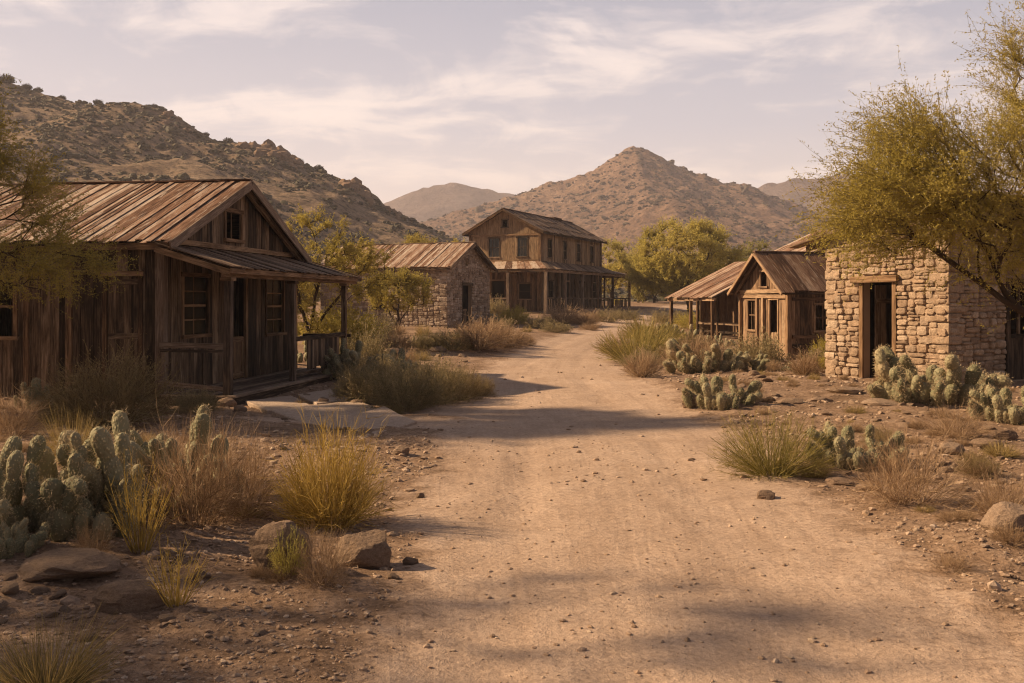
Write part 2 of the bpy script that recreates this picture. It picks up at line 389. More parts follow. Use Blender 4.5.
M_LEAF_OLIVE = leaf_mat('olive desert leaves', [(0.20, 0.165, 0.04), (0.33, 0.27, 0.06), (0.45, 0.365, 0.085), (0.55, 0.44, 0.13)], 0.45)
M_LEAF_GREEN = leaf_mat('grey green leaves', [(0.30, 0.265, 0.075), (0.45, 0.39, 0.105), (0.58, 0.49, 0.14), (0.66, 0.55, 0.2)], 0.55)
M_LEAF_DEEP = leaf_mat('deep green leaves', [(0.18, 0.17, 0.05), (0.27, 0.25, 0.075), (0.37, 0.33, 0.10), (0.46, 0.39, 0.14)], 0.5)
M_GOLD = leaf_mat('golden broom stems', [(0.20, 0.135, 0.035), (0.36, 0.25, 0.06), (0.5, 0.35, 0.09), (0.6, 0.44, 0.15)])
M_DRY = leaf_mat('dry straw stems', [(0.15, 0.09, 0.05), (0.28, 0.18, 0.10), (0.4, 0.28, 0.17), (0.52, 0.38, 0.25)])
M_STRAW = leaf_mat('tan grass blades', [(0.16, 0.12, 0.045), (0.28, 0.21, 0.08), (0.38, 0.28, 0.11), (0.48, 0.36, 0.17)])
M_SAGE = leaf_mat('dull sage leaves', [(0.12, 0.10, 0.052), (0.22, 0.18, 0.092), (0.34, 0.27, 0.145), (0.45, 0.35, 0.2)])
M_BARK = plain_mat('dark rough bark', (0.065, 0.046, 0.032), 0.95, 0.1)
M_TWIG = leaf_mat('pale brown twigs', [(0.12, 0.095, 0.045), (0.22, 0.175, 0.075), (0.33, 0.26, 0.11)], 0)
M_SPINE = leaf_mat('pale cactus spines', [(0.4, 0.3, 0.18), (0.5, 0.4, 0.25), (0.62, 0.5, 0.34)], 0.15)
def cactus_mat():
    m, t, bs = mat('cactus skin'); oc = nd(t, 'ShaderNodeTexCoord').outputs['Object']; tone = attr(t, 'tone')
    c = ramp(t, [(0, (0.11, 0.108, 0.062)), (0.5, (0.19, 0.182, 0.108)), (0.85, (0.28, 0.255, 0.16)), (1, (0.34, 0.27, 0.165))], tone).outputs['Color']
    vo = t.nodes.new('ShaderNodeTexVoronoi'); vo.inputs['Scale'].default_value = 42; t.links.new(oc, vo.inputs['Vector'])
    sp = ramp(t, [(0.12, (0.45, 0.37, 0.22)), (0.3, (0, 0, 0))], vo.outputs['Distance']).outputs['Color']
    c = mix(t, c, sp, 0.6, 'ADD'); c = mix(t, c, (0.2, 0.14, 0.08), math_(t, 'MULTIPLY', ramp(t, [(0.5, (0, 0, 0)), (0.72, (1, 1, 1))], noise_(t, oc, 5, 5, 0.65)).outputs['Color'], 0.55))
    t.links.new(c, bs.inputs['Base Color']); bs.inputs['Roughness'].default_value = 0.75; bs.inputs['Specular IOR Level'].default_value = 0.2
    bump(t, bs, math_(t, 'SUBTRACT', 1.0, vo.outputs['Distance']), 0.5, 0.02); return m
M_CACTUS = cactus_mat()

def ground_mat():
    m, t, bs = mat('desert dirt'); oc = nd(t, 'ShaderNodeTexCoord').outputs['Object']; rd = attr(t, 'tone')
    a = noise_(t, oc, 0.55, 6, 0.6, 0.3); b = noise_(t, oc, 3.2, 7, 0.68); c_ = noise_(t, oc, 26, 6, 0.72); d = noise_(t, oc, 140, 3, 0.7)
    road = ramp(t, [(0.3, (0.38, 0.275, 0.205)), (0.55, (0.49, 0.365, 0.28)), (0.75, (0.58, 0.45, 0.36))], math_(t, 'ADD', math_(t, 'MULTIPLY', a, 0.5), math_(t, 'MULTIPLY', b, 0.5))).outputs['Color']
    verge = ramp(t, [(0.32, (0.14, 0.092, 0.06)), (0.5, (0.29, 0.195, 0.132)), (0.68, (0.45, 0.325, 0.235))], math_(t, 'ADD', math_(t, 'MULTIPLY', a, 0.4), math_(t, 'MULTIPLY', b, 0.6))).outputs['Color']
    k = math_(t, 'ADD', rd, math_(t, 'MULTIPLY', math_(t, 'SUBTRACT', b, 0.5), 1.1))
    kk = ramp(t, [(0.25, (0, 0, 0)), (0.72, (1, 1, 1))], k).outputs['Color']
    col = mix(t, verge, road, kk)
    ln = attr(t, 'gc', 'Vector'); tr = noise_(t, mapping(t, ln, (2.6, .16, 1)), 1.3, 5, .6, .25); tr2 = noise_(t, mapping(t, ln, (9, .5, 1)), 1.3, 5, .65, .3)
    trk = ramp(t, [(0.34, (.84, .82, .80)), (0.52, (1, 1, 1)), (0.66, (1.08, 1.08, 1.08))], math_(t, 'ADD', math_(t, 'MULTIPLY', tr, .55), math_(t, 'MULTIPLY', tr2, .45))).outputs['Color']
    col = mix(t, col, trk, math_(t, 'MULTIPLY', kk, 0.9), 'MULTIPLY')
    # little stones and grit scattered over it
    vo = t.nodes.new('ShaderNodeTexVoronoi'); vo.inputs['Scale'].default_value = 34; t.links.new(oc, vo.inputs['Vector'])
    pm = ramp(t, [(0.16, (1, 1, 1)), (0.24, (0, 0, 0))], vo.outputs['Distance']).outputs['Color']
    sel = ramp(t, [(0.5, (0, 0, 0)), (0.62, (1, 1, 1))], noise_(t, oc, 4.2, 5, 0.7)).outputs['Color']
    pm = math_(t, 'MULTIPLY', math_(t, 'MULTIPLY', pm, sel), math_(t, 'SUBTRACT', 1.15, rd, True))
    pc = ramp(t, [(0.0, (0.15, 0.1, 0.075)), (0.5, (0.3, 0.21, 0.15)), (1.0, (0.52, 0.42, 0.33))], vo.outputs['Color']).outputs['Color']
    col = mix(t, col, pc, pm)
    col = mix(t, col, ramp(t, [(0.34, (0.42, 0.39, 0.37)), (0.53, (1, 1, 1)), (0.7, (1.2, 1.18, 1.15))], c_).outputs['Color'], math_(t, 'SUBTRACT', 0.95, math_(t, 'MULTIPLY', rd, 0.45)), 'MULTIPLY')
    col = mix(t, col, ramp(t, [(0.34, (0.6, 0.6, 0.6)), (0.6, (1.05, 1.05, 1.05))], d).outputs['Color'], 0.6, 'MULTIPLY')
    t.links.new(col, bs.inputs['Base Color']); bs.inputs['Roughness'].default_value = 0.96; bs.inputs['Specular IOR Level'].default_value = 0.08
    h = math_(t, 'ADD', math_(t, 'MULTIPLY', b, 1.2), math_(t, 'MULTIPLY', c_, math_(t, 'SUBTRACT', 0.55, math_(t, 'MULTIPLY', rd, 0.35))))
    b1 = bump(t, bs, h, 0.75, 0.05); b2 = bump(t, bs, d, 0.45, 0.006, b1); bump(t, bs, pm, 0.8, 0.015, b2)
    return m
M_GROUND = ground_mat()
def hill_mat(name, c0, c1, c2, sc=1.0, veg=(0.07, 0.06, 0.03), vegk=0.6):
    m, t, bs = mat(name); oc = nd(t, 'ShaderNodeTexCoord').outputs['Object']
    a = noise_(t, oc, 0.012 * sc, 6, 0.6); b = noise_(t, oc, 0.09 * sc, 7, 0.7); c = noise_(t, oc, 0.5 * sc, 6, 0.75)
    col = ramp(t, [(0.33, c0), (0.5, c1), (0.68, c2)], math_(t, 'ADD', math_(t, 'MULTIPLY', a, 0.4), math_(t, 'MULTIPLY', b, 0.6))).outputs['Color']
    vm = ramp(t, [(0.52, (0, 0, 0)), (0.60, (1, 1, 1))], noise_(t, oc, 0.42 * sc, 5, 0.7)).outputs['Color']
    col = mix(t, col, veg, math_(t, 'MULTIPLY', vm, vegk))
    col = mix(t, col, ramp(t, [(0.3, (0.5, 0.5, 0.5)), (0.55, (1, 1, 1)), (0.72, (1.3, 1.28, 1.22))], c).outputs['Color'], 0.85, 'MULTIPLY')
    t.links.new(col, bs.inputs['Base Color']); bs.inputs['Roughness'].default_value = 0.97; bs.inputs['Specular IOR Level'].default_value = 0.03
    b1 = bump(t, bs, b, 0.8, 3.0 / sc); bump(t, bs, c, 0.9, 1.0 / sc, b1); return m

# ------------------------------------------------------------------ terrain
def road_c(y): return np.interp(y, [-20, 0, 5, 10, 16, 24, 32, 42, 55, 70, 90, 130, 200], [0, .5, .8, 1.0, .9, 0.95, 1.6, 3.4, 6.5, 10.2, 17, 34, 60])
def road_w(y): return np.interp(y, [0, 5, 8, 11.5, 16, 24, 32, 42, 60, 200], [1.6, 1.6, 1.7, 2.0, 2.0, 1.8, 1.7, 1.7, 1.9, 2.2])
def road_m(x, y):
    x = np.asarray(x, float); y = np.asarray(y, float)
    d = np.abs(x - road_c(y)) / road_w(y)
    m = 1 - sstep(0.60, 1.40, d + 0.34 * fbm(x * 0.8, y * 0.5, 4, 41))
    # foot path from the porch steps to the road
    d2 = np.abs(y - (14.9 - (x + 3.5) * 0.55)) / 1.0
    p = (1 - sstep(0.5, 1.1, d2 + 0.2 * fbm(x, y, 3, 43))) * sstep(-4.4, -3.4, x) * (1 - sstep(-0.5, 1.2, x))
    return np.maximum(m, p * 0.85)
def ground_z(x, y, fine=True):
    x = np.asarray(x, float); y = np.asarray(y, float)
    lf = np.interp(y, [0, 12, 17, 27, 36, 49, 56, 64, 80, 130, 300], [0, -.05, -.20, -.12, .08, .28, .5, .8, 1.12, 1.6, 2.0])
    rt = np.interp(y, [0, 18, 24, 32, 43, 55, 75, 130, 300], [0, -.02, -.12, -.3, -.2, .12, .7, 1.4, 2.0])
    k = sstep(-5, 5, x - road_c(y)); z = lf * (1 - k) + rt * k
    near = 1 - sstep(60, 160, y)
    m = road_m(x, y)
    z = z + fbm(x * 0.22, y * 0.22, 3, 3) * 0.10 * (1 - m * 0.8) * near
    z = z + fbm(x * 0.9, y * 0.9, 3, 5) * 0.045 * (1 - m * 0.75) * near - 0.03 * m
    z = z + 0.13 * np.exp(-(((x + 2.7) / 1.5) ** 2 + ((y - 6.2) / 1.0) ** 2))
    if fine: z = z + (fbm(x * 4, y * 4, 4, 8, .6) * 0.030 + np.maximum(fbm(x * 9, y * 9, 3, 18, .6), 0) * 0.03) * (1 - m * 0.86) * (1 - sstep(18, 40, y))
    if fine: z = z - 0.02 * m * np.exp(-((np.abs(x - road_c(y) + .1) - 0.75) / .22) ** 2) * (0.6 + fbm(x * .3, y * .5, 2, 19))
    z = z + sstep(150, 2000, y) * 6
    return z
def gz(x, y): return float(ground_z(np.array([x]), np.array([y]))[0])
F_ = 995.0
def at(px, py):
    """the point of the ground that is seen at a spot of the photo"""
    u = (px - 512) / F_; d = 1.6 * F_ / max(py - 300, 4)
    ds = np.concatenate([np.linspace(3, 40, 800), np.linspace(40, 140, 600)])
    zz = ground_z(u * ds, ds, False); pyy = 300 + (1.6 - zz) / ds * F_
    i = int(np.argmax(pyy < py)) if (pyy < py).any() else len(ds) - 1
    d = ds[i]; x = u * d
    return x, d

def spaced(a, b, s0, g, c=None):
    """points from c outwards with growing steps"""
    c = a if c is None else c; out = [c]; s = s0; x = c
    while x < b: x += s; out.append(x); s *= g
    s = s0; x = c
    while x > a: x -= s; out.insert(0, x); s *= g
    return np.array(out)
ys = np.concatenate([np.linspace(-25, 2.8, 30), spaced(2.85, 4000, 0.04, 1.0105)])
xs = np.concatenate([spaced(-4500, -3.6, 0.06, 1.045, -3.6)[:-1], np.linspace(-3.6, 4.2, 150), spaced(4.2, 4500, 0.06, 1.045, 4.2)[1:]])
GX, GY = np.meshgrid(xs, ys)
GZ = ground_z(GX, GY); RM = road_m(GX, GY)
nx, ny = len(xs), len(ys)
V = np.stack([GX.ravel(), GY.ravel(), GZ.ravel()], 1)
ii, jj = np.meshgrid(np.arange(nx - 1), np.arange(ny - 1)); a = (jj * nx + ii).ravel()
quads = np.stack([a, a + 1, a + 1 + nx, a + nx], 1)
fm = RM.ravel()[quads].mean(1); isroad = (fm > 0.5) & (V[quads[:, 0], 1] > 0) & (V[quads[:, 0], 1] < 130)
GC = np.stack([(GX - road_c(GY)).ravel(), GY.ravel(), GX.ravel() * 0], 1)
def submesh(name, sel):
    q = quads[sel]; u, inv = np.unique(q.ravel(), return_inverse=True)
    return mesh_np(name, V[u], inv, np.full(len(q), 4), True, RM.ravel()[u], GC[u])
tag(link('ground', submesh('ground', ~isroad), M_GROUND), kind='structure')
tag(link('dirt_road', submesh('dirt_road', isroad), M_GROUND), kind='structure')

# ---- hills: crest heights at a distance, sloping away on both sides
def hill(name, dist, foot, crest, m, x0, x1, nxh, nyh, amp, seed, back=1.6, pw=1.25, fscale=0.02):
    px = np.array([c[0] for c in crest], float); py = np.array([c[1] for c in crest], float)
    cxw = (px - 512) / F_ * dist; ch = 1.6 + (300 - py) / F_ * dist
    X, Y = np.meshgrid(np.linspace(x0, x1, nxh), np.concatenate([np.linspace(foot, dist, nyh), np.linspace(dist, dist * back, nyh // 3)[1:]]))
    H = np.interp(X, cxw, ch)
    wob = fbm(X * fscale * .6, Y * fscale * .6, 3, seed + 9)
    t = np.clip((Y - foot) / (dist - foot), 0, 1); tw = np.clip(t + wob * 0.10 * t * (1 - t) * 4, 0, 1)
    s = tw ** pw * 0.55 + sstep(0, 1, tw) * 0.45 if pw < 1.5 else tw ** pw
    s = np.where(Y > dist, 1 - sstep(dist, dist * back, Y), s)
    Z = H * s
    env = np.sin(np.clip(t, 0, 1) * PI / 2)
    gull = ridged(X * fscale, Y * fscale * 0.55, 5, seed, 0.55) - 0.62
    Z = Z + gull * amp * env * np.clip(H / ch.max(), 0.1, 1) * 1.4 * (1 - 0.82 * sstep(.7, 1, t))
    Z = Z + fbm(X * fscale * 5, Y * fscale * 5, 4, seed + 3, 0.6) * amp * 0.26 * env
    Z = Z + (ridged(X * fscale * 16, Y * fscale * 16, 3, seed + 4, 0.6) - .6) * amp * (0.16 if dist > 500 else 0.08) * env
    Z = Z - 2 * (1 - sstep(0, 0.08, t)) + ground_z(X, np.minimum(Y, 150), False) * (1 - t) * 0.8
    n0, n1 = X.shape[1], X.shape[0]
    i_, j_ = np.meshgrid(np.arange(n0 - 1), np.arange(n1 - 1)); a_ = (j_ * n0 + i_).ravel()
    q = np.stack([a_, a_ + 1, a_ + 1 + n0, a_ + n0], 1)
    me = mesh_np(name, np.stack([X.ravel(), Y.ravel(), Z.ravel()], 1), q, np.full(len(q), 4), True)
    tag(link(name, me, m), kind='structure')
    return X, Y, Z
M_HILL = hill_mat('brown hillside', (0.14, 0.10, 0.07), (0.25, 0.182, 0.128), (0.37, 0.28, 0.205), 1.3, (0.045, 0.04, 0.023), 0.75)
M_HILL2 = hill_mat('rosy hillside', (0.13, 0.083, 0.06), (0.22, 0.145, 0.105), (0.32, 0.22, 0.16), 0.55, (0.065, 0.05, 0.034), 0.7)
M_HILL3 = hill_mat('far ridge', (0.10, 0.075, 0.07), (0.16, 0.12, 0.11), (0.22, 0.17, 0.15), 0.25, (0.07, 0.058, 0.052), 0.5)
HL = hill('hill', 260, 98, [(-700, 10), (-300, 40), (-100, 66), (0, 84), (50, 98), (100, 107), (130, 106), (165, 113), (190, 126), (212, 139), (240, 146), (268, 150), (292, 158), (315, 171), (345, 182), (365, 190), (385, 206), (405, 218), (435, 232), (465, 246), (520, 266), (600, 288), (700, 300)], M_HILL, -330, 60, 560, 260, 6.5, 11)
HM = hill('mountain', 720, 230, [(150, 262), (300, 245), (380, 232), (430, 219), (480, 206), (515, 196), (545, 187), (572, 179), (598, 167), (618, 154), (633, 146), (650, 153), (675, 166), (700, 176), (725, 182), (745, 182), (765, 194), (800, 208), (850, 222), (920, 238), (1050, 255), (1300, 280)], M_HILL2, -330, 620, 560, 260, 15, 31, fscale=0.010, pw=1.9)
HR1 = hill('ridge', 1300, 760, [(150, 262), (300, 232), (370, 210), (405, 195), (432, 187), (455, 184), (485, 189), (520, 195), (600, 200), (700, 215), (800, 225), (900, 240)], M_HILL3, -700, 700, 200, 60, 22, 51, fscale=0.008, pw=1.8)
HR2 = hill('ridge', 1150, 640, [(600, 240), (700, 205), (745, 190), (770, 184), (800, 179), (832, 175), (880, 173), (930, 181), (1000, 190), (1100, 196), (1300, 220)], M_HILL3, 100, 1100, 200, 60, 22, 61, fscale=0.008, pw=1.8)

# ------------------------------------------------------------------ scatter tools
def ico(sub=0):
    import bmesh
    bm = bmesh.new(); bmesh.ops.create_icosphere(bm, subdivisions=sub + 1, radius=1.0)
    v = np.array([tuple(q.co) for q in bm.verts]); f = np.array([[q.index for q in p.verts] for p in bm.faces]); bm.free(); return v, f
ICO0, ICO1, ICO2 = ico(0), ico(1), ico(2)
def scatter(name, base, P, S, tone, m, rng, jit=0.25, smooth=False, flat=1.0, kind='stuff', label=None, cat=None):
    bv, bf = base; n = len(P)
    th = rng.uniform(0, 2 * PI, n); c, s = np.cos(th), np.sin(th)
    B = bv[None] * (1 + rng.uniform(-jit, jit, (n, len(bv), 1))) * S[:, None, :]
    X = B[..., 0] * c[:, None] - B[..., 1] * s[:, None]; Y = B[..., 0] * s[:, None] + B[..., 1] * c[:, None]
    Vv = np.stack([X, Y, B[..., 2]], -1) + P[:, None, :]
    Ff = bf[None] + (np.arange(n) * len(bv))[:, None, None]
    me = mesh_np(name, Vv.reshape(-1, 3), Ff.ravel(), np.full(n * len(bf), 3), smooth, np.repeat(tone, len(bv)))
    o = link(name, me, m); return tag(o, label, cat, kind=kind)
rng = np.random.default_rng(5)
def hillscrub(name, H, n, size, m, hmin, xr, label, seed):
    r = np.random.default_rng(seed); X, Y, Z = H; jm, im = X.shape
    j = r.integers(2, int(jm * 0.80), n * 3); i = r.integers(2, im - 2, n * 3)
    x, y, z = X[j, i], Y[j, i], Z[j, i]
    keep = (np.abs((x) / y) < 0.75) & (z > hmin) & (fbm(x * 0.03, y * 0.03, 3, seed) > -0.35)
    x, y, z = x[keep][:n], y[keep][:n], z[keep][:n]; n = len(x)
    dx = (X[0, 1] - X[0, 0]); x = x + r.uniform(-.3, .3, n) * dx
    s = size * np.exp(r.normal(0, 0.42, n)); S = np.stack([s * r.uniform(.8, 1.3, n), s * r.uniform(.8, 1.3, n), s * r.uniform(.5, .85, n)], 1)
    return scatter(name, ICO1, np.stack([x, y, z + s * 0.15], 1), S, r.random(n), m, r, 0.38, False, label=label, cat='scrub')
M_SCRUB = leaf_mat('dark hillside scrub', [(0.022, 0.020, 0.011), (0.04, 0.035, 0.018), (0.065, 0.055, 0.028), (0.10, 0.08, 0.042)], 0)
M_SCRUB2 = leaf_mat('far dry scrub', [(0.035, 0.028, 0.018), (0.055, 0.044, 0.028), (0.085, 0.066, 0.042)], 0)
hillscrub('scrub', HL, 9500, 0.42, M_SCRUB, 0.5, None, 'dark scrub dotting the near brown hillside', 71)
hillscrub('scrub', HM, 13000, 0.80, M_SCRUB2, 2, None, 'fine dry scrub speckling the central mountain', 72)

def boulder_mesh(name, seed, base=ICO2, flat=0.7, rough=0.25):
    r = np.random.default_rng(seed); v, f = base; v = v.copy()
    for _ in range(14):                                   # chop flat facets
        d = r.normal(size=3); d /= np.linalg.norm(d); k = r.uniform(0.58, 0.86); t = v @ d
        v = v - np.outer(np.maximum(t - k, 0) * 0.85, d)
    v = v * (1 + rough * 0.30 * fbm(v[:, 0] * 2 + seed, v[:, 1] * 2 + v[:, 2] * 1.7, 3, seed)[:, None] + rough * .40 * (ridged(v[:, 0] * 3 + v[:, 1] * 2.2 + seed, v[:, 2] * 4 + v[:, 1], 3, seed + 1) - .6)[:, None])
    v[:, 2] *= flat
    return mesh_np(name, v, f.ravel(), np.full(len(f), 3), False, np.full(len(v), r.random()))
# rock outcrops on the hill crest
def outcrop(px0, px1, H, n, size, seed, lo=0.93, hi=1.0):
    r = np.random.default_rng(seed); X, Y, Z = H; me_list = []
    Ps, Ss = [], []
    dist = 260
    for k in range(n):
        px = r.uniform(px0, px1); y = dist * r.uniform(lo, hi); x = (px - 512) / F_ * y
        i = int(np.clip(np.searchsorted(X[0], x), 1, X.shape[1] - 2)); j = int(np.argmin(np.abs(Y[:, 0] - y)))
        s = size * r.uniform(0.4, 1.25); Ps.append((x, y, Z[j, i] + s * 0.15)); Ss.append((s, s * .9, s * r.uniform(.6, 1.1)))
    bv, bf = ICO1
    v = bv.copy()
    o = scatter('rock_outcrop', (v, bf), np.array(Ps), np.array(Ss), r.random(n), M_ROCK_HILL, r, 0.22, False, kind='structure')
    return o
M_ROCK_HILL = stone_mat('hill crest rock', [(0.16, 0.105, 0.072), (0.24, 0.165, 0.115), (0.2, 0.13, 0.09), (0.28, 0.2, 0.14)], (0.1, 0.07, 0.05))
outcrop(242, 300, HL, 60, 1.6, 1); outcrop(345, 368, HL, 34, 1.6, 2); outcrop(385, 402, HL, 14, 1.2, 3); outcrop(150, 190, HL, 16, 1.0, 4); outcrop(255, 285, HL, 26, 1.8, 5, .97, 1.0)

# ------------------------------------------------------------------ plants: ribbons, leaves
class Soup:
    def __init__(s): s.V = []; s.L = []; s.S = []; s.T = []; s.n = 0
    def add(s, V, L, S, T):
        s.V.append(V.reshape(-1, 3)); s.L.append(np.asarray(L).ravel() + s.n); s.S.append(np.asarray(S).ravel()); s.T.append(np.asarray(T).ravel()); s.n += len(s.V[-1])
    def ribbons(s, P, w, T, r):
        """P (n,k,3) polylines; w (n,) base widths"""
        n, k, _ = P.shape; d = P[:, -1] - P[:, 0]; sd = np.cross(d, r.normal(size=(n, 3))); sd /= np.linalg.norm(sd, axis=1, keepdims=True) + 1e-9
        tp = np.linspace(1, 0.25, k); W_ = sd[:, None] * (w[:, None] * tp[None])[..., None] * 0.5
        V = np.stack([P - W_, P + W_], 2)              # n,k,2,3
        b = (np.arange(n) * k * 2)[:, None] + (np.arange(k - 1) * 2)[None]
        Q = np.stack([b, b + 1, b + 3, b + 2], -1)
        s.add(V, Q, np.full(n * (k - 1), 4), np.repeat(T, 2 * k))
    def leaves(s, C, D, ln, wd, T, r):
        n = len(C); D = D / (np.linalg.norm(D, axis=1, keepdims=True) + 1e-9)
        sd = np.cross(D, r.normal(size=(n, 3))); sd /= np.linalg.norm(sd, axis=1, keepdims=True) + 1e-9
        ln = ln[:, None]; wd = wd[:, None]
        V = np.stack([C, C + D * ln * .5 + sd * wd * .5, C + D * ln, C + D * ln * .5 - sd * wd * .5], 1)
        b = (np.arange(n) * 4)[:, None]; s.add(V, b + np.arange(4)[None], np.full(n, 4), np.repeat(T, 4))
    def mesh(s, name, smooth=False):
        return mesh_np(name, np.concatenate(s.V), np.concatenate(s.L), np.concatenate(s.S), smooth, np.concatenate(s.T))
def unit(v): return v / (np.linalg.norm(v, axis=-1, keepdims=True) + 1e-9)
def shrub_mesh(name, seed, n=600, tilt=1.15, up=0.5, w=0.008, twigs=3, twl=0.3, leaves=0, lf=0.04, lw=0.012, k=5, base=0.1, hvar=0.3, wander=0.12, wide=0.6, toneb=(0, 1)):
    """a shrub one unit high: stems fanning from the base, forking twigs, small leaves"""
    r = np.random.default_rng(seed); S = Soup()
    az = r.uniform(0, 2 * PI, n); tl = tilt * np.sqrt(r.random(n)) * (1 + 0.15 * np.sin(az * 3 + seed))
    d0 = np.stack([np.sin(tl) * np.cos(az), np.sin(tl) * np.sin(az), np.cos(tl)], 1)
    ln = (1 - hvar * r.random(n)) * (1 / np.sqrt((np.sin(tl) / (wide)) ** 2 + np.cos(tl) ** 2)) * (0.85 + 0.3 * vnoise(az * 1.3 + 5, tl * 2, seed))
    rb = base * np.sqrt(r.random(n)); p0 = np.stack([rb * np.cos(az), rb * np.sin(az), np.full(n, -0.03)], 1)
    t = np.linspace(0, 1, k); P = np.zeros((n, k, 3)); P[:, 0] = p0; d = d0.copy()
    wv = r.normal(size=(n, 3)) * wander
    for i in range(1, k):
        d = unit(d + np.array([0, 0, up]) / k + wv / k * 2 + r.normal(size=(n, 3)) * wander * .5); P[:, i] = P[:, i - 1] + d * (ln / (k - 1))[:, None]
    P[..., 2] = np.maximum(P[..., 2], -0.03 + 0.06 * t[None])
    T = r.uniform(*toneb, n); S.ribbons(P, np.full(n, w) * r.uniform(.7, 1.4, n), T, r)
    src, srcd, srct = P, d, T
    if twigs:
        idx = np.repeat(np.arange(n), twigs); m = len(idx); f = r.uniform(0.35, 0.95, m) * (k - 1); i0 = np.minimum(f.astype(int), k - 2); fr = (f - i0)[:, None]
        s0 = P[idx, i0] * (1 - fr) + P[idx, i0 + 1] * fr; dd = unit(P[idx, i0 + 1] - P[idx, i0]); dd = unit(dd + r.normal(size=(m, 3)) * 0.45)
        L = twl * r.uniform(.4, 1.1, m); Q = np.zeros((m, 3, 3)); Q[:, 0] = s0; Q[:, 1] = s0 + dd * L[:, None] * .5
        Q[:, 2] = Q[:, 1] + unit(dd + np.array([0, 0, up * .4]) + r.normal(size=(m, 3)) * .2) * L[:, None] * .5
        S.ribbons(Q, np.full(m, w * .6), np.clip(T[idx] + r.normal(0, .12, m), 0, 1), r)
        if leaves:
            ix = np.repeat(np.arange(m), leaves); q = len(ix); f = r.random(q)[:, None]; c = Q[ix, 0] * (1 - f) + Q[ix, 2] * f
            S.leaves(c + r.normal(size=(q, 3)) * 0.01, unit(Q[ix, 2] - Q[ix, 0]) + r.normal(size=(q, 3)) * .7, lf * r.uniform(.6, 1.4, q), lw * r.uniform(.6, 1.4, q), np.clip(T[idx][ix] * .5 + r.random(q) * .5, 0, 1), r)
    return S.mesh(name)

def tube_soup(nodes, par, rad, sides=6):
    """frustums along each parent link"""
    nodes = np.array(nodes); par = np.array(par); rad = np.array(rad)
    e = np.where(par >= 0)[0]; a = nodes[par[e]]; b = nodes[e]; d = unit(b - a)
    pd = d.copy(); has = par[par[e]] >= 0; pd[has] = unit(nodes[par[e][has]] - nodes[par[par[e]][has]]); 
    ref = np.tile(np.array([[0.37, 0.51, 0.13]]), (len(e), 1))
    def ring(c, dirv, r_):
        u = unit(np.cross(dirv, ref)); v = np.cross(dirv, u); an = np.arange(sides) * 2 * PI / sides
        return c[:, None] + (u[:, None] * np.cos(an)[None, :, None] + v[:, None] * np.sin(an)[None, :, None]) * r_[:, None, None]
    dn = unit(d + pd); ra = np.minimum(rad[par[e]], rad[e] * 1.35); r0 = ring(a, dn, ra); r1 = ring(b, d, rad[e])
    V = np.concatenate([r0, r1], 1); n = len(e); bidx = (np.arange(n) * 2 * sides)[:, None]; k = np.arange(sides); k2 = (k + 1) % sides
    Q = np.stack([bidx + k, bidx + k2, bidx + sides + k2, bidx + sides + k], -1)
    return V.reshape(-1, 3), Q.ravel(), np.full(n * sides, 4)
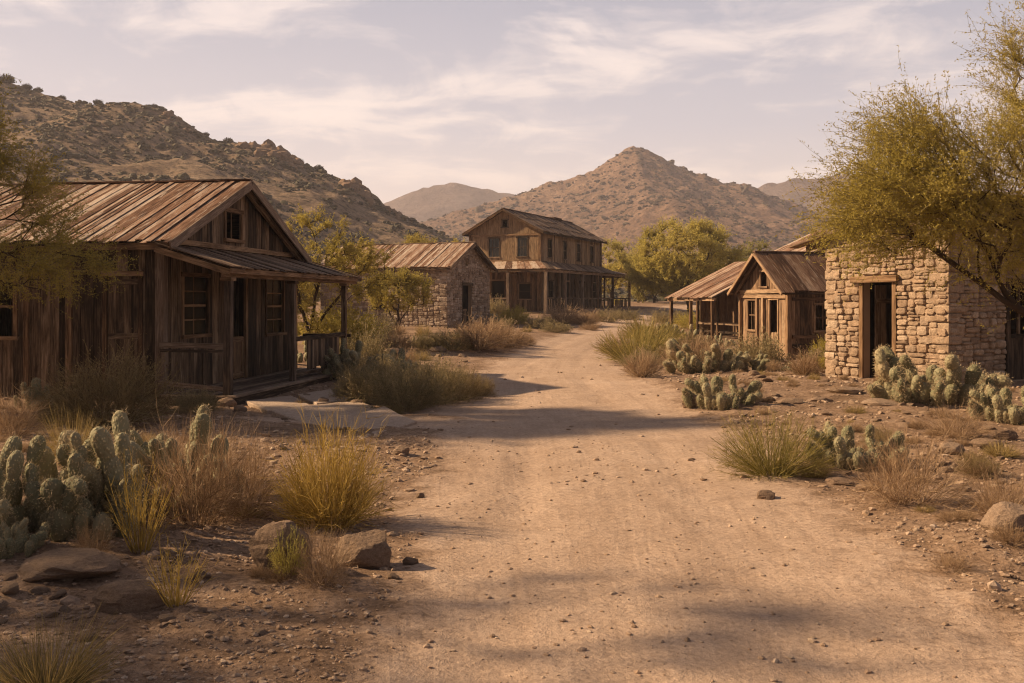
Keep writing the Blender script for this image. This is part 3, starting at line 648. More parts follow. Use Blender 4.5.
def make_tree(name, loc, label, cat, trunks, lobes, seed, leafm, trunk_r=0.16, twn=9, twl=0.45, lf=0.035, lw=0.012, ln=14, sub=3, tw_w=0.006, droop=0.0, group=None, step=0.25, barkm=None, twig_up=0.35, cost=0.3, bias=(0, 0, 0)):
    """trunks: polylines in local metres; lobes: (centre, radii, number of clumps)"""
    r = np.random.default_rng(seed); nodes = [np.zeros(3)]; par = [-1]; plen = [0.0]
    for tr in trunks:
        prev = 0; pts = [np.array(p, float) for p in tr]; cur = nodes[0]
        for p in pts:
            L = np.linalg.norm(p - cur); m = max(2, int(L / step)); st = cur.copy()
            for q in range(1, m + 1):
                f = q / m; np_ = st * (1 - f) + p * f + r.normal(size=3) * step * 0.09 * (1 if q < m else 0)
                nodes.append(np_); par.append(prev); plen.append(plen[prev] + L / m); prev = len(nodes) - 1
            cur = p
    tg = []
    for c, rd, n in lobes:
        v = unit(r.normal(size=(n, 3))) * (r.uniform(0.30, 1.0, (n, 1)) ** 0.55); tg.append(np.array(c) + v * np.array(rd))
    tg = np.concatenate(tg); fork = np.mean([np.array(t[-1], float) for t in trunks], 0)
    tg = tg[np.argsort(np.linalg.norm(tg - fork, axis=1))]; ends = []
    minn = 1 + int(0.3 * (len(nodes) - 1) / max(1, len(trunks)))
    for p in tg:
        A = np.array(nodes); pl = np.array(plen); dist = np.linalg.norm(A - p, axis=1)
        c = dist + cost * pl + np.maximum(0, A[:, 2] - p[2]) * 0.5; c[:minn] += 50; i = int(np.argmin(c)); a = A[i]
        pdv = unit(a - A[par[i]]) if par[i] >= 0 else np.array([0, 0, 1.]); L = dist[i]
        ctrl = a + pdv * L * 0.35 + np.array([0, 0, 0.06 * L]) + r.normal(size=3) * L * 0.08; m = max(2, int(L / step)); prev = i
        for q in range(1, m + 1):
            f = q / m; np_ = (1 - f) ** 2 * a + 2 * f * (1 - f) * ctrl + f * f * p + (r.normal(size=3) * step * 0.10 if q < m else 0)
            nodes.append(np_); par.append(prev); plen.append(plen[prev] + L / m); prev = len(nodes) - 1
        ends.append(prev)
    cnt = np.zeros(len(nodes)); cnt[ends] = 1
    for i in range(len(nodes) - 1, 0, -1): cnt[par[i]] += cnt[i]
    cnt = np.maximum(cnt, 1); rad = cnt ** 0.56; rad = np.maximum(rad / rad.max() * trunk_r, tw_w * 0.9); rad[0] *= 1.25
    root = empty(name, loc, 0, label, cat, group)
    v, l, s = tube_soup(nodes, par, rad, 7 if trunk_r > .1 else 5)
    link('trunk', mesh_np('trunk', v, l, s, True), barkm or M_BARK, root)
    S = Soup(); E = np.array(nodes)[ends]; Ed = unit(E - np.array(nodes)[np.array(par)[ends]])
    # twigs also sprout along the outer branches
    extra = [i for i in range(1, len(nodes)) if cnt[i] <= 3 and r.random() < 0.5]
    if extra: E = np.concatenate([E, np.array(nodes)[extra]]); Ed = np.concatenate([Ed, unit(np.array(nodes)[extra] - np.array(nodes)[np.array(par)[extra]])])
    ix = np.repeat(np.arange(len(E)), twn); n = len(ix)
    cen = np.mean(E, 0); outw = unit(E - cen)
    d = unit(Ed[ix] * .7 + outw[ix] * .45 + np.array([0, 0, twig_up]) + np.array(bias) + r.normal(size=(n, 3)) * .42)
    L = twl * r.uniform(.4, 1.25, n); k = 4; P = np.zeros((n, k, 3)); P[:, 0] = E[ix] - d * 0.03
    for q in range(1, k):
        d = unit(d + np.array([0, 0, -droop]) + r.normal(size=(n, 3)) * .12); P[:, q] = P[:, q - 1] + d * (L / (k - 1))[:, None]
    T = np.clip(vnoise(E[ix, 0] * 1.2 + 3, E[ix, 2] * 1.2 + E[ix, 1], seed) * .7 + r.random(n) * .4 - .05, 0, 1)
    SB = Soup(); TW = Soup(); TW.ribbons(P, np.full(n, tw_w), T, r)
    allP = [P[:, [0, 1, 3]]]; allT = [T]
    if sub:
        i2 = np.repeat(np.arange(n), sub); m = len(i2); f = r.uniform(.2, .95, m) * (k - 1); i0 = np.minimum(f.astype(int), k - 2); fr = (f - i0)[:, None]
        s0 = P[i2, i0] * (1 - fr) + P[i2, i0 + 1] * fr; dd = unit(unit(P[i2, i0 + 1] - P[i2, i0]) + r.normal(size=(m, 3)) * .6)
        L2 = (L[i2] * .5 * r.uniform(.5, 1.1, m))[:, None]; Q = np.stack([s0, s0 + dd * L2 * .5, s0 + dd * L2 + r.normal(size=(m, 3)) * .02 - np.array([0, 0, droop * .05])], 1)
        TW.ribbons(Q, np.full(m, tw_w * .65), T[i2], r); allP.append(Q); allT.append(T[i2])
    AP = np.concatenate(allP); AT = np.concatenate(allT); i3 = np.repeat(np.arange(len(AP)), ln); q = len(i3)
    f = r.uniform(.1, 1.05, q)[:, None]; c = AP[i3, 0] * (1 - f) ** 2 + 2 * f * (1 - f) * AP[i3, 1] + AP[i3, 2] * f * f
    SB.leaves(c, unit(AP[i3, 2] - AP[i3, 0]) * .6 + r.normal(size=(q, 3)) * .7, lf * r.uniform(.6, 1.4, q), lw * r.uniform(.6, 1.5, q), np.clip(AT[i3] * .6 + r.random(q) * .4, 0, 1), r)
    cr = link('crown', SB.mesh('crown'), leafm, root); link('twigs', TW.mesh('twigs'), M_TWIG, cr)
    return root

# ------------------------------------------------------------------ buildings (local metres: X along the gable or side, Y along the other wall, Z up)
def frame_rect(mb, O, U, N, s0, s1, z0, z1, w=0.08, th=0.05, out=0.03, sill=True, mun=(1, 1), tone=None, inner=0.03):
    """casing boards round an opening and the bars that cross it"""
    O, U, N = Vector(O), Vector(U), Vector(N)
    def b(a0, a1, c0, c1, o0, o1):
        p = [O + U * s + N * o + Vector((0, 0, z)) for z in (c0, c1) for s, o in ((a0, o0), (a1, o0), (a1, o1), (a0, o1))]
        if U.cross(Vector((0, 0, 1))).dot(N) > 0: p = [p[3], p[2], p[1], p[0], p[7], p[6], p[5], p[4]]
        mb.hexa(p, tone if tone is None else tone + R.uniform(-.1, .1), U if (a1 - a0) > (c1 - c0) else (0, 0, 1))
    b(s0 - w, s0, z0 - (0 if sill else w), z1, out - th, out); b(s1, s1 + w, z0 - (0 if sill else w), z1, out - th, out)
    b(s0 - w - .02, s1 + w + .02, z1 + .001, z1 + w * 1.15, out - th, out + .008)
    if sill: b(s0 - w - .03, s1 + w + .03, z0 - .07, z0 - .001, out - th, out + .04)
    for i in range(1, mun[0] + 1):
        x = s0 + (s1 - s0) * i / (mun[0] + 1); b(x - .013, x + .013, z0, z1, -inner - .02, -inner)
    for i in range(1, mun[1] + 1):
        z = z0 + (z1 - z0) * i / (mun[1] + 1); h = .022 if i == (mun[1] + 1) // 2 else .013; b(s0, s1, z - h, z + h, -inner - .021, -inner + .004)
def quad_box(mb, O, U, N, s0, s1, z0, z1, o0, o1, tone=None, ax=(0, 0, 1)):
    O, U, N = Vector(O), Vector(U), Vector(N)
    p = [O + U * s + N * o + Vector((0, 0, z)) for z in (z0, z1) for s, o in ((s0, o0), (s1, o0), (s1, o1), (s0, o1))]
    if U.cross(Vector((0, 0, 1))).dot(N) > 0: p = [p[3], p[2], p[1], p[0], p[7], p[6], p[5], p[4]]
    mb.hexa(p, tone, ax)
def window(par, O, U, N, s0, s1, z0, z1, m, mun=(1, 3), pane=None, w=0.08, name='window', label=None):
    mb = MB(); frame_rect(mb, O, U, N, s0, s1, z0, z1, w=w, mun=mun); f = mb.build(name, m, par)
    if label: f['label'] = label
    if pane:
        g = MB(); quad_box(g, O, U, N, s0 + .002, s1 - .002, z0 + (z1 - z0) * pane[0] + .002, z0 + (z1 - z0) * pane[1] - .002, -.046, -.040, .5); g.build('pane', M_GLASS, f)
    return f
def door_leaf(par, O, U, N, s0, s1, z0, z1, m, off=-.05, name='door', panels=True, label=None, frame=True):
    mb = MB(); k = 4
    for i in range(k):
        a = s0 + (s1 - s0) * i / k; quad_box(mb, O, U, N, a + .003, a + (s1 - s0) / k - .003, z0, z1, off - .03, off, None)
    if panels:
        for z in ([z0 + .03, (z0 + z1) / 2 - .05, z1 - .14] if z1 - z0 > 1.2 else [z0 + .03, z1 - .11]): quad_box(mb, O, U, N, s0 + .01, s1 - .01, z, z + .1, off - .001, off + .022, None, U)
        for s in (s0 + .012, s1 - .09): quad_box(mb, O, U, N, s, s + .078, z0 + .01, z1 - .01, off - .002, off + .018, None)
    d = mb.build(name, m, par)
    if label: d['label'] = label
    return d
def beam(par, name, a, b, w, h, m, tone=None):
    mb = MB(); mb.bar(a, b, w, h, tone); return mb.build(name, m, par)
def post(par, x, y, z0, z1, w, m, lean=0.0, name='post'):
    mb = MB(); a = R.uniform(-lean, lean); b = R.uniform(-lean, lean)
    p = [(x - w / 2, y - w / 2, z0), (x + w / 2, y - w / 2, z0), (x + w / 2, y + w / 2, z0), (x - w / 2, y + w / 2, z0)]
    k = w * .47; p += [(x - k + a, y - k + b, z1), (x + k + a, y - k + b, z1), (x + k + a, y + k + b, z1), (x - k + a, y + k + b, z1)]
    mb.hexa(p, None, (0, 0, 1)); return mb.build(name, m, par)
def gable_house(par, W, L, z_e, z_r, ov_e, ov_r, wallm, roofm, gable_open, long_open, bottom=-0.5, bw=(0.14, 0.24), raf_m=None, back=True, rust=(0.2, 0.34), courses=2, rag=0.05, sag=0.0):
    """gable at Y=0 facing -Y (W wide in X), long wall X=0 facing -X; returns slope function"""
    mid = W / 2; pitch = (z_r - z_e) / (mid + ov_e)
    zt = lambda x: z_r - abs(x - mid) * pitch
    top = lambda s: zt(s) - 0.05
    w = MB()
    plank_wall(w, (0, 0, 0), (1, 0, 0), (0, -1, 0), W, top, gable_open, bw, bottom=bottom)
    plank_wall(w, (0, 0, 0), (0, 1, 0), (-1, 0, 0), L, lambda s: zt(0) - .05, long_open, bw, bottom=bottom)
    plank_wall(w, (W, 0, 0), (0, 1, 0), (1, 0, 0), L, lambda s: zt(W) - .05, (), (.25, .4), bottom=bottom)
    plank_wall(w, (0, L, 0), (1, 0, 0), (0, 1, 0), W, top, (), (.25, .4), bottom=bottom)
    w.build('wall', wallm, par)
    fl = MB(); fl.box(.03, W - .03, .03, L - .03, -.1, -.02, .2); fl.build('floor', M_DARK, par)
    # roof: a deck of dark boards with weathered sheets over it
    r = MB()
    for sx in (-1, 1):
        xe = mid + sx * (mid + ov_e)
        roof_sheets(r, (mid, -ov_r, z_r), (mid, L + ov_r, z_r), (xe, L + ov_r, z_e), (xe, -ov_r, z_e), rust, .016, rag, courses)
    for y in np.arange(-ov_r, L + ov_r - .3, .9):
        r.bar((mid, y, z_r + .045), (mid, min(y + .92, L + ov_r), z_r + .045 + R.uniform(-.01, .01)), .18, .025)
    roof = r.build('roof', roofm, par)
    d = MB()
    for sx in (-1, 1):
        xe = mid + sx * (mid + ov_e - .03); n = Vector((sx * pitch, 0, 1)).normalized()
        a = Vector((mid, -ov_r + .03, z_r - .005)); b = Vector((xe, -ov_r + .03, z_r - .005 - (mid + ov_e - .03) * pitch)); y = Vector((0, L + 2 * ov_r - .06, 0))
        p = [a - n * .03, b - n * .03, b + y - n * .03, a + y - n * .03]
        if sx > 0: p = p[::1]
        t = [q + n * .028 for q in p]
        if (p[1] - p[0]).cross(p[3] - p[0]).z < 0: p = [p[0], p[3], p[2], p[1]]; t = [t[0], t[3], t[2], t[1]]
        d.hexa(p + t, .3, (0, 1, 0))
    d.build('roof_deck', M_WOOD_DARK, par)
    for sx in (-1, 1):
        xe = mid + sx * (mid + ov_e)
        for yy in (-ov_r, ):
            beam(par, 'bargeboard', (mid + sx * .02, yy, z_r - .075), (xe, yy, z_e - .075), .035, .13, raf_m or M_WOOD_GREY)
        beam(par, 'fascia', (xe - sx * .02, -ov_r + .03, z_e - .06), (xe - sx * .02, L + ov_r, z_e - .06), .03, .11, raf_m or M_WOOD_MID)
    return zt

# ---- 1. the porch house on the near side of the road
def porch_house():
    h = empty('wooden_house', (-6.2, 17.23, -.2), math.atan2(.989, .147), 'long dark plank house with a rusty roof and a front porch', 'house')
    W, L = 6.62, 11.0
    hh = bpy.data.objects.new('shell', None)      # placeholder replaced below
    bpy.data.objects.remove(hh)
    gop = [(1.06, 2.04, 1.16, 2.23), (2.89, 3.80, .16, 2.27), (4.95, 5.95, 1.06, 2.25), (2.87, 3.58, 3.05, 3.58)]
    lop = [(.42, 1.02, .1, 2.22), (2.83, 3.85, 1.15, 2.22), (6.2, 7.1, 1.15, 2.2)]
    g = [(a - .25, b - .25, c, d) for a, b, c, d in gop]
    # walls are set in from the eaves: shift geometry by parenting to the root with X offset baked in
    mb = MB(); mid = 3.435 - .25; pitch = 1.44 / 3.435; zr = 4.24
    zt = lambda x: zr - abs(x - mid) * pitch
    O = (.25, 0, 0)
    plank_wall(mb, O, (1, 0, 0), (0, -1, 0), 6.37, lambda s: zt(s) - .06, g, (.15, .27), bottom=-.3)
    plank_wall(mb, O, (0, 1, 0), (-1, 0, 0), L, lambda s: zt(0) - .06, lop, (.15, .3), bottom=-.3)
    plank_wall(mb, (6.62, 0, 0), (0, 1, 0), (1, 0, 0), L, lambda s: zt(6.37) - .06, (), (.3, .4), bottom=-.6)
    plank_wall(mb, (.25, L, 0), (1, 0, 0), (0, 1, 0), 6.37, lambda s: zt(s) - .06, (), (.3, .4), bottom=-.3)
    mb.build('wall', M_WOOD_DARK, h)
    f = MB(); f.box(.3, 6.57, .05, L - .05, .05, .13, .2); f.build('floor', M_DARK, h)
    r = MB()
    for xe in (0, 6.87):
        roof_sheets(r, (3.435, -.3, zr), (3.435, 11.3, zr), (xe, 11.3, 2.80), (xe, -.3, 2.80), (.07, .15), .014, .10, 1, lift=.028)
    for y in np.arange(-.3, 11.2, 1.1): r.bar((3.435, y, zr + .045), (3.435, y + 1.12, zr + .045 + R.uniform(-.012, .012)), .16, .03)
    r.build('roof', M_ROOF_RUST, h)
    d = MB()
    for sx in (-1, 1):
        n = Vector((sx * pitch, 0, 1)).normalized(); a = Vector((3.435, -.27, zr - .004)); b = Vector((3.435 + sx * 3.41, -.27, zr - .004 - 3.41 * pitch)); y = Vector((0, 11.5, 0))
        p = [a - n * .03, b - n * .03, b + y - n * .03, a + y - n * .03]; t = [q + n * .028 for q in p]
        if (p[1] - p[0]).cross(p[3] - p[0]).z < 0: p = [p[0], p[3], p[2], p[1]]; t = [t[0], t[3], t[2], t[1]]
        d.hexa(p + t, .3, (0, 1, 0))
        for yy in (2, 4.5, 7, 9.5): d.bar(a + Vector((sx * .1, yy, -.09)), b + Vector((0, yy, -.09)), .06, .1)
    d.build('roof_deck', M_WOOD_DARK, h)
    for xe in (0, 6.87):
        sx = 1 if xe else -1
        beam(h, 'bargeboard', (3.435 + sx * .01, -.32, zr - .06), (xe + sx * .03, -.32, 2.73), .03, .17, M_WOOD_GREY, .75)
        beam(h, 'rafter', (3.435 + sx * .12, -.16, zr - .17), (xe - sx * .05, -.16, 2.70), .07, .12, M_WOOD_DARK)
        beam(h, 'fascia', (xe - sx * .01, -.28, 2.73), (xe - sx * .01, 11.25, 2.73), .03, .12, M_WOOD_MID, .4)
    # gable trim
    beam(h, 'rail_board', (.3, -.035, 2.86), (6.55, -.035, 2.86), .04, .1, M_WOOD_MID)
    post(h, .25, -.01, -.3, 2.78, .17, M_WOOD_GREY, name='corner_post'); post(h, 6.62, -.01, -.3, 2.78, .14, M_WOOD_MID, name='corner_post')
    for y, w in ((1.72, .11), (2.55, .09), (4.2, .1), (5.4, .1)): post(h, .225, y, -.25, 2.72, w, M_WOOD_MID, name='batten')
    G = ((0, 0, 0), (1, 0, 0), (0, -1, 0))
    window(h, *G, 1.06, 2.04, 1.16, 2.23, M_WOOD_MID, (1, 3), (0, 1), .07)
    window(h, *G, 4.95, 5.95, 1.06, 2.25, M_WOOD_MID, (1, 3), (0, 1), .07)
    window(h, *G, 2.87, 3.58, 3.05, 3.58, M_WOOD_MID, (1, 0), None, .08, label='small attic window without glass')
    mb = MB(); frame_rect(mb, *G, 2.89, 3.80, .16, 2.27, w=.09, mun=(0, 0), sill=False); fr = mb.build('door_frame', M_WOOD_MID, h)
    door_leaf(h, *G, 2.9, 3.79, .17, 1.04, M_WOOD_MID, off=-.03, name='half_door')
    Lw = ((.25, 0, 0), (0, 1, 0), (-1, 0, 0))
    mb = MB(); frame_rect(mb, *Lw, .42, 1.02, .1, 2.22, w=.08, mun=(0, 0), sill=False); mb.build('door_frame', M_WOOD_MID, h)
    d = door_leaf(h, *Lw, .43, 1.01, .11, 2.21, M_WOOD_DARK, off=-.02, label='closed plank side door')
    window(h, *Lw, 2.83, 3.85, 1.15, 2.22, M_WOOD_MID, (1, 1), None, .09)
    window(h, *Lw, 6.2, 7.1, 1.15, 2.2, M_WOOD_MID, (1, 1), None, .09)
    # porch
    pr = MB(); roof_sheets(pr, (-.05, -.03, 2.76), (7.3, -.03, 2.76), (7.35, -1.45, 2.34), (-.05, -1.45, 2.34), (.14, .26), .018, .05, 1, lift=.02); pr.build('porch_roof', M_ROOF_DARK, h)
    mb = MB()
    for x in np.arange(0.1, 7.3, .8): mb.bar((x, -.02, 2.71), (x, -1.42, 2.295), .05, .07)
    mb.build('porch_rafters', M_WOOD_DARK, h)
    beam(h, 'porch_beam', (-.06, -1.30, 2.25), (7.36, -1.30, 2.25), .09, .12, M_WOOD_MID, .5)
    beam(h, 'porch_fascia', (-.08, -1.44, 2.30), (7.38, -1.44, 2.30), .025, .09, M_WOOD_MID, .6)
    beam(h, 'porch_beam', (-.05, -.05, 2.68), (-.05, -1.42, 2.27), .04, .1, M_WOOD_MID, .6)
    for x, w in ((.12, .13), (3.18, .11), (6.5, .11)):
        p = post(h, x, -1.30, .16, 2.19, w, M_WOOD_GREY if x < 5 else M_WOOD_DARK, .015, 'porch_post')
        mb = MB(); mb.box(x - w * .8, x + w * .8, -1.30 - w * .8, -1.30 + w * .8, 2.13, 2.19); mb.build('post_cap', M_WOOD_MID, p)
    mb = MB(); y = -1.5
    while y < -.02:
        w = R.uniform(.12, .17); mb.box(-.06 + R.uniform(-.03, .03), 7.1 + R.uniform(-.05, .05), y, min(y + w - .006, -.02), .125, .16 + R.uniform(-.003, .004), None, (1, 0, 0)); y += w
    mb.build('porch_deck', M_WOOD_GREY, h)
    mb = MB(); mb.box(-.02, 7.05, -1.47, -1.42, -.02, .12, .3, (1, 0, 0)); mb.box(-.02, .03, -1.41, -.02, -.05, .12, .3, (0, 1, 0))
    for x in (.2, 2.3, 4.6, 6.8): mb.box(x, x + .25, -1.41, -1.2, -.5, .12, .2)
    mb.build('porch_joist', M_WOOD_DARK, h)
    mb = MB(); mb.bar((.12, -.05, 1.02), (.12, -1.24, 1.0), .07, .09); mb.bar((.12, -.05, .92), (.12, -1.24, .91), .03, .05); mb.bar((.10, -.05, .36), (.14, -1.24, .25), .04, .08); mb.build('railing', M_WOOD_GREY, h)
    mb = MB(); mb.bar((3.2, -1.30, 1.0), (6.48, -1.30, 1.0), .08, .09); mb.bar((3.2, -1.30, .27), (6.48, -1.30, .27), .06, .06)
    x = 4.0
    while x < 5.9: w = R.uniform(.1, .18); mb.box(x, x + w - .008, -1.325, -1.30, .31 + R.uniform(0, .06), .95, None, (0, 0, 1)); x += w
    mb.build('railing', M_WOOD_DARK, h)
    mb = MB(); mb.bar((7.0, -.1, .95), (7.0, -1.3, .95), .06, .08); mb.build('railing', M_WOOD_DARK, h)
    return h
porch_house()

# ---- 2. two-storey building with a wrap-round porch
def two_storey():
    h = empty('two_storey_building', (1.86, 66, .78), math.atan2(.917, .40), 'two-storey brown plank building with a gable roof and a porch wrapped round it', 'building')
    LX, WY = 12.6, 5.11; ze, zr = 5.32, 6.92; ov = .42; pitch = (zr - ze) / (WY / 2 + ov)
    zt = lambda y: zr - abs(y - WY / 2) * pitch
    mb = MB()
    gop = [(.95, 1.62, 3.75, 4.98), (2.98, 3.72, 3.75, 4.98), (2.35, 2.72, 5.75, 6.2), (.7, 1.5, 0.9, 1.9), (2.6, 3.5, .05, 2.1), (4.3, 4.9, .9, 2.1)]
    sop = [(1.45, 2.05, 3.72, 4.9), (4.35, 4.95, 3.72, 4.9), (7.25, 7.85, 3.72, 4.9), (10.2, 10.8, 3.72, 4.9), (1.5, 2.4, .9, 2.1), (4.6, 5.5, .05, 2.1), (7.8, 8.7, .9, 2.1), (10.6, 11.4, .9, 2.1)]
    lo_ = MB(); gl_ = [o for o in gop if o[3] < 3.3]; gu = [o for o in gop if o[3] > 3.3]; sl = [o for o in sop if o[3] < 3.3]; su = [o for o in sop if o[3] > 3.3]
    plank_wall(lo_, (0, 0, 0), (0, 1, 0), (-1, 0, 0), WY, lambda s: 3.3, gl_, (.17, .3), bottom=-.6)
    lo_.build('lower_wall', M_WOOD_MID, h); lo_ = MB()  # lighter than the side wall: porch sunlight put into the wood colour
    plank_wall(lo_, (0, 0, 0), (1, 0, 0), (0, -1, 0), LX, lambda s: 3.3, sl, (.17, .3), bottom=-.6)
    lo_.build('lower_wall', M_WOOD_DARK, h)  # darker wood paints in the shade under the side porch
    q = MB(); q.box(1.6, LX - 1.6, 1.5, 1.54, .06, 5.2, .3); q.box(1.6, LX - 1.6, WY - .6, WY - .56, .06, 5.2, .3); q.box(1.56, 1.6, .6, WY - .3, .06, 5.6, .3); q.box(LX - 1.6, LX - 1.56, 1.5, WY - .56, .06, 5.2, .3); q.box(.06, LX - .06, .06, WY - .06, 5.25, 5.28, .3); q.build('shade_partition', M_DARK, h)  # near-black inner walls added so the windows look dark
    plank_wall(mb, (0, 0, 0), (0, 1, 0), (-1, 0, 0), WY, lambda s: zt(s) - .05, gu, (.17, .3), bottom=3.33, tone=.6)
    plank_wall(mb, (0, 0, 0), (1, 0, 0), (0, -1, 0), LX, lambda s: zt(0) - .05, su, (.17, .3), bottom=3.33)
    plank_wall(mb, (0, WY, 0), (1, 0, 0), (0, 1, 0), LX, lambda s: zt(0) - .05, (), (.4, .5), bottom=-.6)
    plank_wall(mb, (LX, 0, 0), (0, 1, 0), (1, 0, 0), WY, lambda s: zt(s) - .05, (), (.4, .5), bottom=-.6)
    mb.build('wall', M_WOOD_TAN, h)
    f = MB(); f.box(.05, LX - .05, .05, WY - .05, -.02, .05, .2); f.box(.05, LX - .05, .05, WY - .05, 3.0, 3.08, .2); f.build('floor', M_DARK, h)
    r = MB()
    for ye in (-ov, WY + ov):
        roof_sheets(r, (-ov, WY / 2, zr), (LX + ov, WY / 2, zr), (LX + ov, ye, ze), (-ov, ye, ze), (.3, .5), .03, .1, 3, lift=.03)
    r.bar((-ov, WY / 2, zr + .06), (LX + ov, WY / 2, zr + .06), .2, .04)
    r.box(8.6, 10.2, WY / 2 - .25, WY / 2 + .2, zr + .01, zr + .14)
    r.build('roof', M_ROOF_DARK, h)
    for sy in (-1, 1):
        ye = WY / 2 + sy * (WY / 2 + ov)
        beam(h, 'bargeboard', (-ov - .02, WY / 2 + sy * .02, zr - .08), (-ov - .02, ye, ze - .07), .05, .16, M_WOOD_MID)
        beam(h, 'fascia', (-ov, ye - sy * .02, ze - .06), (LX + ov, ye - sy * .02, ze - .06), .04, .13, M_WOOD_DARK)
    G = ((0, 0, 0), (0, 1, 0), (-1, 0, 0)); S_ = ((0, 0, 0), (1, 0, 0), (0, -1, 0))
    for k, o in enumerate(gop):
        if k == 4: mb = MB(); frame_rect(mb, *G, *o, w=.1, mun=(0, 0), sill=False); mb.build('door_frame', M_WOOD_MID, h)
        else: window(h, *G, *o, M_WOOD_DARK if k < 3 else M_WOOD_MID, (2 if k < 2 else 0, 1 if k != 2 else 0), (0, 1) if k < 2 else None, .09)
    for k, o in enumerate(sop):
        if k == 5: mb = MB(); frame_rect(mb, *S_, *o, w=.1, mun=(0, 0), sill=False); mb.build('door_frame', M_WOOD_MID, h)
        else: window(h, *S_, *o, M_WOOD_DARK, (1, 1), (0, 1) if k < 4 else None, .09)
    post(h, -.01, -.01, -.5, ze, .2, M_WOOD_MID, name='corner_post'); post(h, -.01, WY, -.5, ze, .18, M_WOOD_MID, name='corner_post'); post(h, LX, -.01, -.5, ze, .16, M_WOOD_DARK, name='corner_post')
    beam(h, 'belt_board', (-.04, 0.1, ze - .12), (-.04, WY, ze - .12), .05, .12, M_WOOD_MID)
    beam(h, 'belt_board', (-.04, 0.1, 3.46), (-.04, WY, 3.46), .05, .1, M_WOOD_MID)
    # wrap-round porch
    fx, sy, xe, yl = -2.4, -1.45, 16.1, 6.6; zi, zo = 3.38, 2.80
    pr = MB(); roof_sheets(pr, (0, 0, zi), (0, yl, zi), (fx, yl, zo), (fx, sy, zo), (.3, .5), .025, .08, 1, lift=.03)
    pr.build('porch_roof', M_ROOF_RUST, h)
    pr = MB(); roof_sheets(pr, (0, 0, zi), (12.7, 0, zi), (12.7, sy, zo), (fx, sy, zo), (.3, .45), .025, .08, 1, lift=.03)
    roof_sheets(pr, (12.7, 0, zi), (14.2, 1.2, zi + .05), (xe, sy, zo), (12.7, sy, zo), (.3, .45), .025, .08, 1, lift=.03)
    roof_sheets(pr, (14.2, 1.2, zi + .05), (14.2, WY, zi + .05), (xe, WY, zo), (xe, sy, zo), (.3, .45), .025, .08, 1, lift=.03)
    pr.box(12.6, 14.25, .2, WY, zi - .02, zi + .04)
    pr.build('porch_roof', M_ROOF_DARK, h)
    for a, b in (((fx + .1, sy + .1), (xe - .1, sy + .1)), ((fx + .1, sy + .12), (fx + .1, yl)), ((xe - .1, sy + .12), (xe - .1, WY))):
        beam(h, 'porch_beam', (*a, zo - .1), (*b, zo - .1), .12, .17, M_WOOD_MID)
    for x, y in ([(fx + .12, yy) for yy in (-1.3, 1.3, 3.7, 6.3)] + [(xx, sy + .12) for xx in (1.2, 4.6, 8.0, 11.5, 15.9)] + [(15.9, 1.2), (15.9, 4.2)]):
        p = post(h, x, y, -.5, zo - .18, .2 if x < -2 else .17, M_WOOD_GREY if x < 5 else M_WOOD_MID, .03, 'porch_post')
    for x in (3.0, 6.6, 10.2, 13.2): post(h, x, -.12, -.3, 3.1, .13, M_WOOD_MID, .02, 'inner_post')
    mb = MB(); mb.box(fx + .05, -.03, sy + .05, yl, -.12, -.02, .3, (0, 1, 0)); mb.box(-.02, xe - .05, sy + .05, -.03, -.12, .02, .3, (1, 0, 0)); mb.box(LX + .04, xe - .05, -.02, WY, -.12, .02, .3, (0, 1, 0)); mb.build('porch_deck', M_WOOD_DARK, h)
    def rail(a, b, label=None):
        a, b = Vector((*a, 0)), Vector((*b, 0)); mb = MB(); d = b - a; n = d.length; u = d.normalized()
        mb.bar(a + Vector((0, 0, .95)), b + Vector((0, 0, .93)), .07, .09); mb.bar(a + Vector((0, 0, .2)), b + Vector((0, 0, .2)), .06, .07)
        x = .1
        while x < n - .1:
            w = R.uniform(.08, .16)
            if R.random() < .86: mb.bar(a + u * x + Vector((0, 0, -.05 + R.uniform(0, .1))), a + u * x + Vector((R.uniform(-.02, .02), 0, .9 + R.uniform(-.08, .03))), w * .8, .025, up=(-u.y, u.x, 0))
            x += w + R.uniform(.02, .12)
        mb.build('railing', M_WOOD_DARK, h)
    ps = [-2.28, 1.2, 4.6, 8.0, 11.5, 15.9]
    for a, b in zip(ps[:-1], ps[1:]): rail((a + .1, sy + .12), (b - .1, sy + .12))
    rail((fx + .12, 3.6), (fx + .12, 1.4)); rail((fx + .12, 6.2), (fx + .12, 3.8))
    return h
two_storey()

